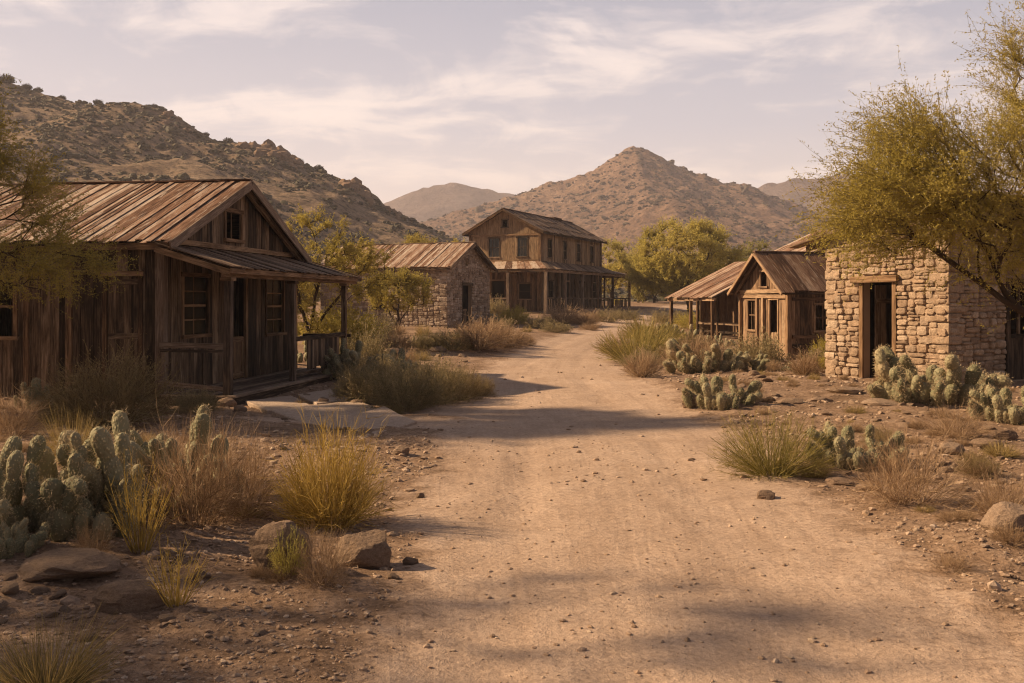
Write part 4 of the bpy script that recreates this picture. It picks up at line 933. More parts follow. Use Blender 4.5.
# ---- 3. small stone house with a rusty roof
def stone_walls(h, W, L, gz_top, e_top, g_open, l_open, m, gable_on_x=True, seed=1, size=(.3, .16), z0=-.3, depth=.03, quo=True, extra=None):
    V, F, T = [], [], []
    def rects(width, zt, ops, z0=z0):
        out = []; cuts = sorted({0, width} | {o[0] for o in ops} | {o[1] for o in ops})
        for a, b in zip(cuts[:-1], cuts[1:]):
            m_ = (a + b) / 2; bl = sorted((o[2], o[3]) for o in ops if o[0] < m_ < o[1]); z = z0
            for c, d in bl:
                if c > z + .03: out.append((a, b, z, c))
                z = max(z, d)
            if zt > z: out.append((a, b, z, zt))
        return out
    return V, F, T, rects
def backing(mb, O, U, N, width, top, ops, z0=-.4, t=.35, step=None):
    """the thick mass of the wall behind its face stones"""
    cuts = sorted({0, width} | {o[0] for o in ops} | {o[1] for o in ops} | ({width / 2} if step else set()))
    for a, b in zip(cuts[:-1], cuts[1:]):
        m_ = (a + b) / 2; bl = sorted((o[2], o[3]) for o in ops if o[0] < m_ < o[1]); z = z0
        segs = []
        for c, d in bl:
            if c > z: segs.append((z, c, c))
            z = max(z, d)
        segs.append((z, top(a + .0001), top(b - .0001)))
        for z_, ta, tb in segs:
            O_, U_, N_ = Vector(O), Vector(U), Vector(N)
            pts = [O_ + U_ * s + N_ * o for s, o in ((a, -t), (b, -t), (b, 0), (a, 0))]; tz = (ta, tb, tb, ta)
            p = [q + Vector((0, 0, z_)) for q in pts] + [q + Vector((0, 0, k)) for q, k in zip(pts, tz)]
            if U_.cross(Vector((0, 0, 1))).dot(N_) > 0: p = [p[3], p[2], p[1], p[0], p[7], p[6], p[5], p[4]]
            mb.hexa(p, .5)
def lining(h, x0, x1, y0, y1, zc, front):  # near-black boxes added inside so doorways read as deep shade
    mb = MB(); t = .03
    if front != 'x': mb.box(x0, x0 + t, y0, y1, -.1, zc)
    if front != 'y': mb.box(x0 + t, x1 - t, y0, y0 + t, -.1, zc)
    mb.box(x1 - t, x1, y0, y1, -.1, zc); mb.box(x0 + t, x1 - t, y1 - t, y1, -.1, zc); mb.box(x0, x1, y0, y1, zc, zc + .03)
    mb.build('shade_lining', M_DARK, h)
def stone_house():
    h = empty('stone_house', (-3.22, 49, .27), math.atan2(.932, .363), 'brown rubble stone house with a rusty gable roof, beside the two-storey building', 'house')
    W, L, zr, ze = 5.5, 7.2, 4.28, 2.93; pitch = (zr - ze) / (W / 2 + .3); zt = lambda x: zr - abs(x - W / 2) * pitch
    gop = [(1.9, 2.95, 0, 2.08), (2.25, 2.55, 3.1, 3.5)]; lop = [(3.3, 4.2, .9, 2.0)]
    mb = MB(); top = lambda s: zt(s) - .06
    backing(mb, (0, 0, 0), (1, 0, 0), (0, -1, 0), W, top, gop, step=1, t=.14)
    backing(mb, (0, .36, 0), (0, 1, 0), (-1, 0, 0), L - .36, lambda s: zt(0) - .06, [(a - .36, b - .36, c, d) for a, b, c, d in lop], t=.14)
    backing(mb, (W, .36, 0), (0, 1, 0), (1, 0, 0), L - .36, lambda s: zt(W) - .06, [])
    backing(mb, (.36, L, 0), (1, 0, 0), (0, 1, 0), W - .72, lambda s: zt(s + .36) - .06, [], step=1)
    mb.build('wall', M_MORTAR, h)
    V, F, T, rects = stone_walls(h, W, L, 0, 0, 0, 0, 0)
    stones(V, F, T, rects(W, 4.25, [(a - .12, b + .12, c, d + .14) for a, b, c, d in gop[:1]] + gop[1:]), (0, 0, 0), (1, 0, 0), (0, -1, 0), top, (.36, .2), .04, 5)
    stones(V, F, T, rects(L, 2.85, lop), (0, 0, 0), (0, 1, 0), (-1, 0, 0), lambda s: zt(0) - .06, (.38, .2), .04, 6)
    stone_obj('wall_stones', V, F, T, M_STONE2, h)
    V, F, T = [], [], []
    quoins(V, F, T, (0, 0, 0), (1, 0, 0), (0, -1, 0), (0, 1, 0), (-1, 0, 0), -.3, zt(0) - .08, .5, .3, 4); stone_obj('corner_stones', V, F, T, M_STONE2, h)
    r = MB()
    for xe in (-.3, W + .3): roof_sheets(r, (W / 2, -.35, zr), (W / 2, L + .3, zr), (xe, L + .3, ze), (xe, -.35, ze), (.13, .24), .018, .10, 1, lift=.035)
    r.bar((W / 2, -.35, zr + .05), (W / 2, L + .3, zr + .05), .2, .03); r.build('roof', M_ROOF_RUST, h)
    for sx in (-1, 1): beam(h, 'bargeboard', (W / 2 + sx * .02, -.36, zr - .08), (W / 2 + sx * (W / 2 + .32), -.36, ze - .07), .05, .15, M_WOOD_DARK)
    beam(h, 'fascia', (-.28, -.3, ze - .07), (-.28, L + .3, ze - .07), .04, .1, M_WOOD_DARK)
    beam(h, 'lintel', (1.72, .0, 2.15), (3.13, .0, 2.15), .16, .14, M_WOOD_DARK)
    mb = MB(); quad_box(mb, (0, 0, 0), (1, 0, 0), (0, -1, 0), 1.8, 1.899, 0, 2.08, -.1, .03); quad_box(mb, (0, 0, 0), (1, 0, 0), (0, -1, 0), 2.951, 3.05, 0, 2.08, -.1, .03); mb.build('door_frame', M_WOOD_DARK, h)
    door_leaf(h, (0, 0, 0), (1, 0, 0), (0, -1, 0), 1.92, 2.6, .0, .88, M_WOOD_MID, off=-.08, name='half_door')
    window(h, (0, 0, 0), (0, 1, 0), (-1, 0, 0), 3.3, 4.2, .9, 2.0, M_WOOD_DARK, (1, 1), None, .07)
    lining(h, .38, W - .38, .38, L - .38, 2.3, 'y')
    f = MB(); f.box(.36, W - .36, .36, L - .36, -.1, .02, .2); f.build('floor', M_DARK, h)
    return h
stone_house()

# ---- 4. pale stone house by the leaning tree
def pale_stone():
    h = empty('stone_house', (8.33, 19, -.02), math.atan2(.515, .857), 'pale sunlit rubble stone house with a dark open doorway, under the large leaning tree', 'house')
    W, L = 2.93, 5.2; zt = lambda y: 3.50 - .62 * y / W
    fop = [(1.24, 1.96, 0, 1.98)]; sop = [(1.9, 2.9, 0.0, 1.92)]
    mb = MB()
    backing(mb, (0, 0, 0), (0, 1, 0), (-1, 0, 0), W, zt, fop, t=.18)
    backing(mb, (.36, 0, 0), (1, 0, 0), (0, -1, 0), L - .36, lambda s: zt(0), [(a - .36, b - .36, c, d) for a, b, c, d in sop], t=.2)
    backing(mb, (.36, W, 0), (1, 0, 0), (0, 1, 0), L - .36, lambda s: zt(W), [])
    backing(mb, (L, .36, 0), (0, 1, 0), (1, 0, 0), W - .72, lambda s: zt(s + .36), [])
    mb.build('wall', M_MORTAR, h)
    V, F, T, rects = stone_walls(h, W, L, 0, 0, 0, 0, 0)
    stones(V, F, T, rects(W, 3.46, [(1.24 - .09, 1.96 + .09, -.3, 2.13)]), (0, 0, 0), (0, 1, 0), (-1, 0, 0), zt, (.37, .165), .05, 11)
    stones(V, F, T, rects(L, 3.46, [(1.8, 3.0, -.3, 2.05)]), (0, 0, 0), (1, 0, 0), (0, -1, 0), lambda s: zt(0), (.40, .155), .045, 12)
    stone_obj('wall_stones', V, F, T, M_STONE, h)
    V, F, T = [], [], []
    quoins(V, F, T, (0, 0, 0), (0, 1, 0), (-1, 0, 0), (1, 0, 0), (0, -1, 0), -.2, 3.46, .42, .27, 7); stone_obj('corner_stones', V, F, T, M_STONE, h)
    V, F, T = [], [], []
    quoins(V, F, T, (0, W, 0), (1, 0, 0), (0, 1, 0), (0, -1, 0), (-1, 0, 0), -.2, zt(W) - .05, .3, .2, 8); stone_obj('corner_stones', V, F, T, M_STONE, h)
    r = MB(); roof_sheets(r, (-.3, -.35, 3.64), (L + .3, -.35, 3.64), (L + .3, W + .75, 2.79), (-.3, W + .75, 2.79), (.2, .34), .03, .15, 1, lift=.03)
    r.build('roof', M_ROOF_DARK, h)
    mb = MB()
    for x in (.1, 1.1, 2.1, 3.1, 4.1, 5.0): mb.bar((x, -.3, 3.56), (x, W + .65, 2.745), .1, .1)
    mb.build('roof_beams', M_WOOD_DARK, h)
    A = ((0, 0, 0), (0, 1, 0), (-1, 0, 0))
    beam(h, 'lintel', (-.03, 1.08, 2.06), (-.03, 2.22, 2.04), .2, .13, M_WOOD_MID, .6)
    mb = MB(); quad_box(mb, *A, 1.145, 1.238, -.02, 1.985, -.12, .055, .6); quad_box(mb, *A, 1.962, 2.055, -.02, 1.985, -.12, .055, .6); mb.build('door_frame', M_WOOD_MID, h)
    mb = MB()          # door swung inwards
    for i in range(4): mb.box(.25 + i * .17, .25 + i * .17 + .165, 1.87, 1.9, .02, 1.93)
    mb.bar((.27, 1.86, 1.6), (.9, 1.86, 1.6), .03, .1); mb.bar((.27, 1.86, .4), (.9, 1.86, .4), .03, .1); mb.build('door', M_WOOD_DARK, h)
    B = ((0, 0, 0), (1, 0, 0), (0, -1, 0))
    mb = MB(); quad_box(mb, *B, 1.79, 1.898, -.02, 1.92, -.25, .06, .3); quad_box(mb, *B, 2.902, 3.0, -.02, 1.92, -.25, .06, .3); quad_box(mb, *B, 1.75, 3.05, 1.925, 2.05, -.25, .07, .3, (1, 0, 0)); mb.build('door_frame', M_WOOD_DARK, h)
    mb = MB(); quad_box(mb, *B, 1.91, 2.89, .85, .93, -.12, -.05, None, (1, 0, 0)); quad_box(mb, *B, 2.35, 2.41, .93, 1.9, -.11, -.06)
    for i in range(6): quad_box(mb, *B, 1.91 + i * .163, 1.91 + i * .163 + .158, 0, .85, -.12, -.09)
    mb.build('half_door', M_WOOD_DARK, h)
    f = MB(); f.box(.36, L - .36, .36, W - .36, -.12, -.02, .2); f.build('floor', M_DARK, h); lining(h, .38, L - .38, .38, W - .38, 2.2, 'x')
    return h
pale_stone()

# ---- 5. little plank shack
def shack():
    h = empty('wooden_shack', (8.83, 31.7, -.32), math.atan2(.275, .961), 'little sunlit plank shack with a rusty gable roof, next to the pale stone house', 'shack')
    W, L, zr, ze = 3.02, 4.6, 3.5, 2.17; pitch = (zr - ze) / (W / 2 + .22); zt = lambda y: zr - abs(y - W / 2) * pitch
    fop = [(2.08, 2.58, .92, 1.9), (.68, 1.15, .1, 1.92), (1.33, 1.73, 2.38, 2.86)]; sop = [(.95, 1.55, .95, 1.75)]
    mb = MB(); plank_wall(mb, (0, 0, 0), (0, 1, 0), (-1, 0, 0), W, lambda s: zt(s) - .05, fop, (.1, .22), bottom=-.2, rag=.0)
    mb.build('wall', M_WOOD_PALE, h); mb = MB()
    plank_wall(mb, (0, 0, 0), (1, 0, 0), (0, -1, 0), L, lambda s: zt(0) - .05, sop, (.16, .28), bottom=-.2)
    plank_wall(mb, (0, W, 0), (1, 0, 0), (0, 1, 0), L, lambda s: zt(0) - .05, (), (.3, .4), bottom=-.2)
    plank_wall(mb, (L, 0, 0), (0, 1, 0), (1, 0, 0), W, lambda s: zt(s) - .05, (), (.3, .4), bottom=-.2)
    mb.build('wall', M_WOOD_MID, h)
    f = MB(); f.box(.03, L - .03, .03, W - .03, -.1, 0, .2); f.build('floor', M_DARK, h)
    r = MB()
    for ye in (-.22, W + .22): roof_sheets(r, (-.4, W / 2, zr), (L + .3, W / 2, zr), (L + .3, ye, ze), (-.4, ye, ze), (.3, .55), .02, .05, 1, lift=.02)
    r.bar((-.4, W / 2, zr + .04), (L + .3, W / 2, zr + .04), .16, .03); r.build('roof', M_ROOF_DARK2, h)
    for sy in (-1, 1):
        beam(h, 'bargeboard', (-.42, W / 2 + sy * .015, zr - .05), (-.42, W / 2 + sy * (W / 2 + .25), ze - .06), .04, .1, M_WOOD_PALE, .7)
        beam(h, 'rafter', (-.2, W / 2 + sy * .03, zr - .1), (-.2, W / 2 + sy * (W / 2 + .15), ze - .06), .06, .08, M_WOOD_DARK)
        beam(h, 'fascia', (-.38, W / 2 + sy * (W / 2 + .2), ze - .04), (L + .3, W / 2 + sy * (W / 2 + .2), ze - .04), .03, .07, M_WOOD_DARK)
    beam(h, 'cross_beam', (-.06, -.12, 2.22), (-.06, W + .05, 2.20), .08, .13, M_WOOD_PALE, .8); beam(h, 'cross_beam', (-.05, .0, 2.03), (-.05, W, 2.06), .06, .12, M_WOOD_PALE, .65)
    beam(h, 'sill_beam', (-.1, -.1, .02), (-.1, W, .02), .14, .12, M_WOOD_PALE, .7)
    post(h, -.05, -.03, -.25, 2.2, .14, M_WOOD_MID, name='corner_post'); post(h, -.05, W, -.25, 2.2, .12, M_WOOD_MID, name='corner_post'); post(h, -.05, 1.5, -.1, 2.0, .12, M_WOOD_PALE, name='batten'); post(h, -.04, 1.92, -.1, 2.0, .08, M_WOOD_PALE, name='batten')
    A = ((0, 0, 0), (0, 1, 0), (-1, 0, 0))
    window(h, *A, *fop[0], M_WOOD_PALE, (2, 1), None, .05); window(h, *A, *fop[2], M_WOOD_PALE, (0, 0), None, .06)
    mb = MB(); frame_rect(mb, *A, *fop[1], w=.07, mun=(0, 0), sill=False); mb.build('door_frame', M_WOOD_PALE, h)
    door_leaf(h, *A, .69, 1.14, .11, .86, M_WOOD_PALE, off=-.03, name='half_door', panels=False)
    window(h, (0, 0, 0), (1, 0, 0), (0, -1, 0), *sop[0], M_WOOD_MID, (1, 1), None, .06)
    mb = MB(); mb.bar((.1, -.04, .75), (4.4, -.04, .72), .04, .1); mb.bar((.1, -.04, .45), (2.4, -.04, .42), .03, .12); mb.bar((.1, -.04, 1.95), (4.4, -.04, 1.97), .03, .1); mb.build('side_rails', M_WOOD_MID, h)
    return h
M_ROOF_DARK2 = wood_mat('dark rusted sheets', [(0.045, 0.024, 0.015), (0.11, 0.058, 0.035), (0.2, 0.115, 0.072), (0.36, 0.26, 0.19)], stain=(0.06, 0.025, 0.015), pale=(0.34, 0.26, 0.2), st=0.6)
shack()

# ---- 6. open lean-to shed beyond the shack
def shed():
    h = empty('open_shed', (8.6, 42.6, -.25), math.atan2(.275, .961), 'open lean-to shed on wooden posts with a rusty sloping roof, beyond the plank shack', 'shed')
    zt = lambda x: 2.03 + .47 * x
    r = MB(); roof_sheets(r, (3.4, -.25, zt(3.4)), (3.4, 4.3, zt(3.4)), (-.2, 4.3, zt(-.2)), (-.2, -.25, zt(-.2)), (.3, .5), .03, .08, 1, lift=.03); r.build('roof', M_ROOF_RUST, h)
    mb = MB()
    for y in (-.2, 1.0, 2.1, 3.2, 4.2): mb.bar((-.15, y, zt(-.15) - .06), (3.3, y, zt(3.3) - .06), .08, .09)
    mb.build('rafters', M_WOOD_DARK, h)
    beam(h, 'eave_beam', (-.05, -.3, zt(0) - .16), (-.05, 4.35, zt(0) - .16), .1, .12, M_WOOD_PALE, .7); beam(h, 'eave_beam', (1.35, -.2, zt(1.35) - .17), (1.35, 4.3, zt(1.35) - .17), .1, .1, M_WOOD_MID)
    for x in (0, 1.35):
        for y in (0, 2.1, 4.1): post(h, x, y, -.3, zt(x) - .22, .13, M_WOOD_MID, .03)
    mb = MB(); plank_wall(mb, (2.9, 0, 0), (0, 1, 0), (-1, 0, 0), 4.2, lambda s: zt(2.9) - .12, [(.8, 1.4, .9, 1.9), (2.5, 3.1, 0, 2.0)], (.15, .25), bottom=-.2)
    plank_wall(mb, (1.5, 4.2, 0), (1, 0, 0), (0, -1, 0), 1.4, lambda s: zt(1.5 + s) - .12, [], (.15, .25), bottom=-.2); mb.build('wall', M_WOOD_PALE, h)
    mb = MB()
    for k in range(8): mb.box(1.75 + k * .13, 1.75 + k * .13 + .12, .02 + (k % 2) * .012, .05 + (k % 2) * .012, .3, zt(1.75 + k * .13) - .2)
    mb.build('metal_sheet', M_METAL, h)
    mb = MB(); mb.bar((1.35, .05, .8), (1.35, 4.1, .78), .05, .12); mb.bar((1.35, .05, .4), (1.35, 4.1, .42), .04, .1); mb.build('railing', M_WOOD_DARK, h)
    return h
shed()

# ---- 7. barn whose roof shows above the shack
def barn():
    h = empty('barn', (11.9, 41.2, -.3), math.atan2(.275, .961), 'plank barn of which only the rusty roof shows above the shack roof', 'barn')
    W = 6.0; L = 3.2; zr, ze = 5.0, 3.5; pitch = (zr - ze) / (W / 2 + .3); zt = lambda x: zr - abs(x - W / 2) * pitch
    mb = MB(); plank_wall(mb, (0, 0, 0), (0, 1, 0), (-1, 0, 0), L, lambda s: zt(0) - .05, [(1, 2, .9, 2)], (.2, .35), bottom=-.3); plank_wall(mb, (0, 0, 0), (1, 0, 0), (0, -1, 0), W, lambda s: zt(s) - .05, [(2.2, 3.8, 0, 2.6)], (.2, .35), bottom=-.3)
    plank_wall(mb, (W, 0, 0), (0, 1, 0), (1, 0, 0), L, lambda s: zt(W) - .05, (), (.3, .4), bottom=-.3); plank_wall(mb, (0, L, 0), (1, 0, 0), (0, 1, 0), W, lambda s: zt(s) - .05, (), (.3, .4), bottom=-.3); mb.build('wall', M_WOOD_MID, h)
    r = MB()
    for xe in (-.3, W + .3): roof_sheets(r, (W / 2, -.3, zr), (W / 2, L + .3, zr), (xe, L + .3, ze), (xe, -.3, ze), (.25, .4), .03, .1, 2, lift=.04)
    r.build('roof', M_ROOF_RUST, h)
    mb = MB(); mb.box(.95, 1.15, .6, .8, zt(1) - .1, zt(1) + .55); mb.build('chimney', M_WOOD_DARK, h)
barn()
# ------------------------------------------------------------------ cacti
def cactus_mesh(seed, n_base=7, levels=3, pad=(0.084, 0.072, 0.130), spread=0.40, spines=150, hi=True, splay=1.7):
    r = np.random.default_rng(seed); pads = []
    for i in range(n_base):
        a = r.uniform(0, 2 * PI); q = math.sqrt((i + .5) / n_base); x, y = spread * q * math.cos(a * 1.0 + i * 2.4), spread * q * math.sin(a * 0 + a + i * 2.4)
        p = np.array([x, y, 0.0]); o = unit(np.array([x, y, 0]) + 1e-4); d = unit(o * q * splay * .32 + np.array([0, 0, 1]) + r.normal(size=3) * .13)
        m = max(1, int(round((levels + .6) * (1 - .8 * q * q) * r.uniform(.7, 1.15)))); s = r.uniform(.8, 1.15)
        for k in range(m):
            pads.append((p.copy(), d.copy(), s, k))
            if r.random() < .45: 
                d2 = unit(d * .6 + o * r.uniform(.1, .7) + r.normal(size=3) * .5 + np.array([0, 0, .4])); pads.append((p + d * pad[2] * 1.5 * s, d2, s * r.uniform(.6, .95), k + 1))
            p = p + d * pad[2] * 2 * s * r.uniform(.72, .88) + r.normal(size=3) * .01; d = unit(d + r.normal(size=3) * .28 + np.array([0, 0, .2])); s *= r.uniform(.85, 1.0)
    bv, bf = ICO2 if hi else ICO1
    allv, allf, allt = [], [], []; S = Soup()
    for k, (p, d, s, lv) in enumerate(pads):
        ref = r.normal(size=3); u = unit(np.cross(d, ref)); w = np.cross(d, u)
        v = bv.copy(); z = v[:, 2]; rad = np.sqrt(np.maximum(1 - np.abs(z) ** 2.7, 0)); rho = np.hypot(v[:, 0], v[:, 1]) + 1e-6; an = np.arctan2(v[:, 1], v[:, 0])
        taper = 0.86 + 0.14 * z; ribs = 1 + 0.035 * np.cos(an * 11)
        x = v[:, 0] / rho * rad * taper * ribs * pad[0] * s; y = v[:, 1] / rho * rad * taper * ribs * pad[1] * s; zz = (z + .94) * pad[2] * s
        bend = r.normal(0, .10); x = x + bend * (z + 1) ** 2 * pad[2] * s * .3
        q = p + x[:, None] * u + y[:, None] * w + zz[:, None] * d
        allf.append(bf + k * len(bv)); allv.append(q); allt.append(np.full(len(bv), np.clip(r.uniform(.2, .8) + lv * .06 - (0.0 if r.random() > .08 else -.3), 0, 1)))
        if spines:
            m = spines; cen = p + d * pad[2] * s; idx = r.integers(0, len(bv), m); q0 = q[idx]; axis = p + d * ((q0 - p) @ d)[:, None]
            nrm = unit(q0 - axis + d * (np.clip(z[idx], 0, 1) ** 3)[:, None] * pad[0] * .9)
            q0 = q0 + r.normal(size=(m, 3)) * .008
            for rep in range(2):
                dd = unit(nrm + r.normal(size=(m, 3)) * .5); L = r.uniform(.012, .03, (m, 1)); P = np.stack([q0 - nrm * .004, q0 + dd * L * .5, q0 + dd * L], 1); S.ribbons(P, np.full(m, .0034), r.random(m), r)
    Vv = np.concatenate(allv); Ff = np.concatenate(allf)
    me = mesh_np('cactus', Vv, Ff.ravel(), np.full(len(Ff), 3), True, np.concatenate(allt))
    return me, (S.mesh('spines') if spines else None), len(pads)
def extent(me):
    v = np.zeros(len(me.vertices) * 3, np.float32); me.vertices.foreach_get('co', v); v = v.reshape(-1, 3)
    return float(np.percentile(v[:, 0], 98.5) - np.percentile(v[:, 0], 1.5)), float(np.percentile(v[:, 2], 99))
CACT = [cactus_mesh(100 + i, nb, lv) for i, (nb, lv) in enumerate(((18, 2.4), (22, 2.6), (20, 2.6), (22, 1)))]
CACT += [cactus_mesh(110 + i, nb, 1.4, (.066, .056, .095), .46, splay=2.4) for i, nb in enumerate((34, 38))]
print('CACT', [extent(q[0]) + (q[2],) for q in CACT])
CACT_FAR = [cactus_mesh(200 + i, nb, 1, (.07, .06, .10), .46, spines=0, hi=False, splay=2.4) for i, nb in enumerate((22, 26, 18))]
def add_cactus(px, py, wpx, hpx, label, var=0, near=True, group='cactus clumps'):
    me, sp, _ = (CACT if near else CACT_FAR)[var % (6 if near else 3)]
    x, d = at(px, py); ew, eh = extent(me); w, h = wpx * d / F_, hpx * d / F_
    h = min(h, w / ew * eh * (1.3 if var < 4 else 1.2))
    o = bpy.data.objects.new('cactus', me); COL.objects.link(o)
    if not me.materials: me.materials.append(M_CACTUS)
    o.location = (x, d, gz(x, d) - .02); k = (w / ew * h / eh) ** .5; o.scale = (w / ew, (w / ew), h / eh)
    o.rotation_euler = (0, 0, R.uniform(0, 6.28)); tag(o, label, 'cactus', group)
    if sp:
        s = bpy.data.objects.new('spines', sp); COL.objects.link(s); s.parent = o
        if not sp.materials: sp.materials.append(M_SPINE)
    return o
for c in [
    (38, 536, 100, 98, 'stubby spiny cactus clump at the far left edge of the front bed', 0),
    (108, 530, 105, 108, 'large spiny cactus clump in the middle of the front left bed', 2),
    (152, 514, 72, 78, 'cactus clump rising behind the upright straw stems of the front left bed', 0),
    (192, 503, 95, 88, 'spiny cactus clump tangled in dry twigs, right of the larger front clumps', 1),
    (14, 552, 60, 42, 'low dark cactus at the bottom of the front left bed', 3),
    (36, 408, 34, 30, 'small cactus in front of the wooden house, left of the big brown brush', 0),
    (352, 378, 44, 36, 'pale cactus beside the far end of the porch', 1),
    (402, 388, 62, 38, 'cactus clump rising behind the low bushes right of the porch', 5),
    (715, 405, 76, 36, 'low round cactus clump alone on bare dirt at the right road edge', 4),
    (700, 371, 64, 28, 'wide cactus clump below the open shed, behind the round one', 5),
    (748, 371, 28, 20, 'small cactus just right of the wide clump below the shed', 0),
    (846, 462, 95, 62, 'tall pale cactus clump right behind the round green grass bush', 4),
    (928, 402, 96, 48, 'broad cactus clump at the foot of the pale stone house corner', 5),
    (1004, 420, 80, 68, 'tall cactus clump at the right edge in front of the dark stone wall', 4)]:
    add_cactus(*c)
for c in [
    (786, 371, 22, 16, 'tiny cactus at the right foot of the plank shack', 0), (806, 374, 26, 14, 'small cactus between the shack and the pale stone house', 1),
    (380, 350, 28, 16, 'small cactus under the little tree by the stone house', 2), (412, 347, 26, 14, 'small cactus just right of the little tree trunk', 0),
    (676, 338, 40, 14, 'low cactus patch left of the shed posts', 1), (652, 330, 24, 9, 'small far cactus beyond the grassy mound', 2),
    (720, 347, 30, 16, 'cactus at the foot of the shed corner post', 0), (500, 322, 24, 9, 'small cactus near the corner of the far porch', 1), (300, 362, 40, 22, 'cactus seen through the porch railing gap', 2),
    (335, 348, 30, 18, 'cactus behind the last porch post', 0)]:
    add_cactus(*c, near=False)

# ------------------------------------------------------------------ shrubs and grass tufts
SH = {}
def kind(k, m, hi, lo): SH[k] = (m, hi, lo)
kind('brush', leaf_mat('brown brush', [(0.12, 0.085, 0.04), (0.22, 0.16, 0.075), (0.33, 0.25, 0.12), (0.45, 0.34, 0.18)]), [shrub_mesh('brush', 371, 330, 1.25, .35, .008, 9, .27, 2, .03, .01, k=6, base=.15, wide=.75, wander=.3)], [shrub_mesh('brush', 372, 160, 1.3, .4, .012, 8, .28, 3, .05, .02, k=4, wide=.8)])
kind('gold', M_GOLD, [shrub_mesh('gold', 301, 430, 1.22, .35, .0075, 8, .22, 0, k=6, base=.05, wander=.12, wide=.62, hvar=.45)], [shrub_mesh('gold', 302, 260, 1.2, .55, .014, 5, .25, 0, k=4, wide=.62)])
kind('broom', leaf_mat('green gold broom', [(0.12, 0.105, 0.03), (0.22, 0.185, 0.05), (0.34, 0.27, 0.08), (0.46, 0.35, 0.13)]), [shrub_mesh('broom', 381, 560, 1.45, .25, .0075, 6, .2, 0, k=6, base=.12, wander=.12, wide=.85, hvar=.35)], [shrub_mesh('broom', 382, 420, 1.45, .2, .013, 4, .2, 0, k=4, base=.2, wide=.9)])
kind('dry', M_DRY, [shrub_mesh('dry', 311 + i, 170, 1.25, .4, .008, 10, .30, 0, k=7, base=.16, wander=.48, wide=.65) for i in range(2)], [shrub_mesh('dry', 315 + i, 170, 1.25, .3, .016, 7, .3, 3, .03, .012, k=4, wide=.7, wander=.25) for i in range(2)])
kind('grass', M_STRAW, [shrub_mesh('grass', 321 + i, 900, 1.2, -.10, .008, 0, k=6, base=.16, wander=.10, wide=.75) for i in range(2)], [shrub_mesh('grass', 325 + i, 600, 1.35, .0, .016, 1, .22, 0, k=4, base=.25, wide=.8) for i in range(2)])
kind('sage', M_SAGE, [shrub_mesh('sage', 331 + i, 320, 1.3, .5, .007, 8, .24, 5, .035, .012, k=5, base=.2, wide=.75, wander=.2) for i in range(2)], [shrub_mesh('sage', 335 + i, 160, 1.35, .4, .012, 7, .26, 5, .06, .022, k=4, base=.25, wide=.85, wander=.2) for i in range(3)])
kind('olive', M_LEAF_OLIVE, [shrub_mesh('olive', 341, 420, 1.25, .4, .007, 9, .24, 5, .03, .011, k=6, base=.15, wide=.75, wander=.22)], [shrub_mesh('olive', 345 + i, 160, 1.3, .4, .012, 8, .28, 6, .055, .02, k=4, wide=.8) for i in range(2)])
kind('reed', M_GOLD, [shrub_mesh('reed', 351, 60, .55, .1, .012, 4, .16, 0, k=6, base=.07, wander=.14, wide=.5)], [shrub_mesh('reed', 352, 60, .6, .1, .02, 3, .2, 0, k=4, wide=.5)])
kind('green', M_LEAF_GREEN, [shrub_mesh('green', 361, 260, 1.1, .2, .014, 3, .2, 3, .05, .014, k=5, base=.15, wide=.6)], [shrub_mesh('green', 362, 160, 1.1, .2, .02, 3, .2, 3, .06, .02, k=4, wide=.7)])
def place_shrub(x, d, w, h, k, label, near, group, name=None, cat='shrub'):
    m, hi, lo = SH[k]; me = (hi if near else lo)[R.randrange(len(hi if near else lo))]
    if not me.materials: me.materials.append(m)
    if 'ew' not in me: me['ew'], me['eh'] = extent(me)
    o = bpy.data.objects.new(name or ('grass_tuft' if k in ('grass', 'reed') else 'shrub'), me); COL.objects.link(o)
    o.location = (x, d, gz(x, d) - .015); o.scale = (w / me['ew'], w / me['ew'] * R.uniform(.85, 1.1), h / me['eh']); o.rotation_euler = (0, 0, R.uniform(0, 6.28))
    return tag(o, label, 'grass' if k in ('grass', 'reed') else 'shrub', group)
def sh(px, py, wpx, hpx, k, label, near=None, group='desert shrubs'):
    x, d = at(px, py); return place_shrub(x, d, wpx * d / F_, hpx * d / F_, k, label, d < 19 if near is None else near, group)
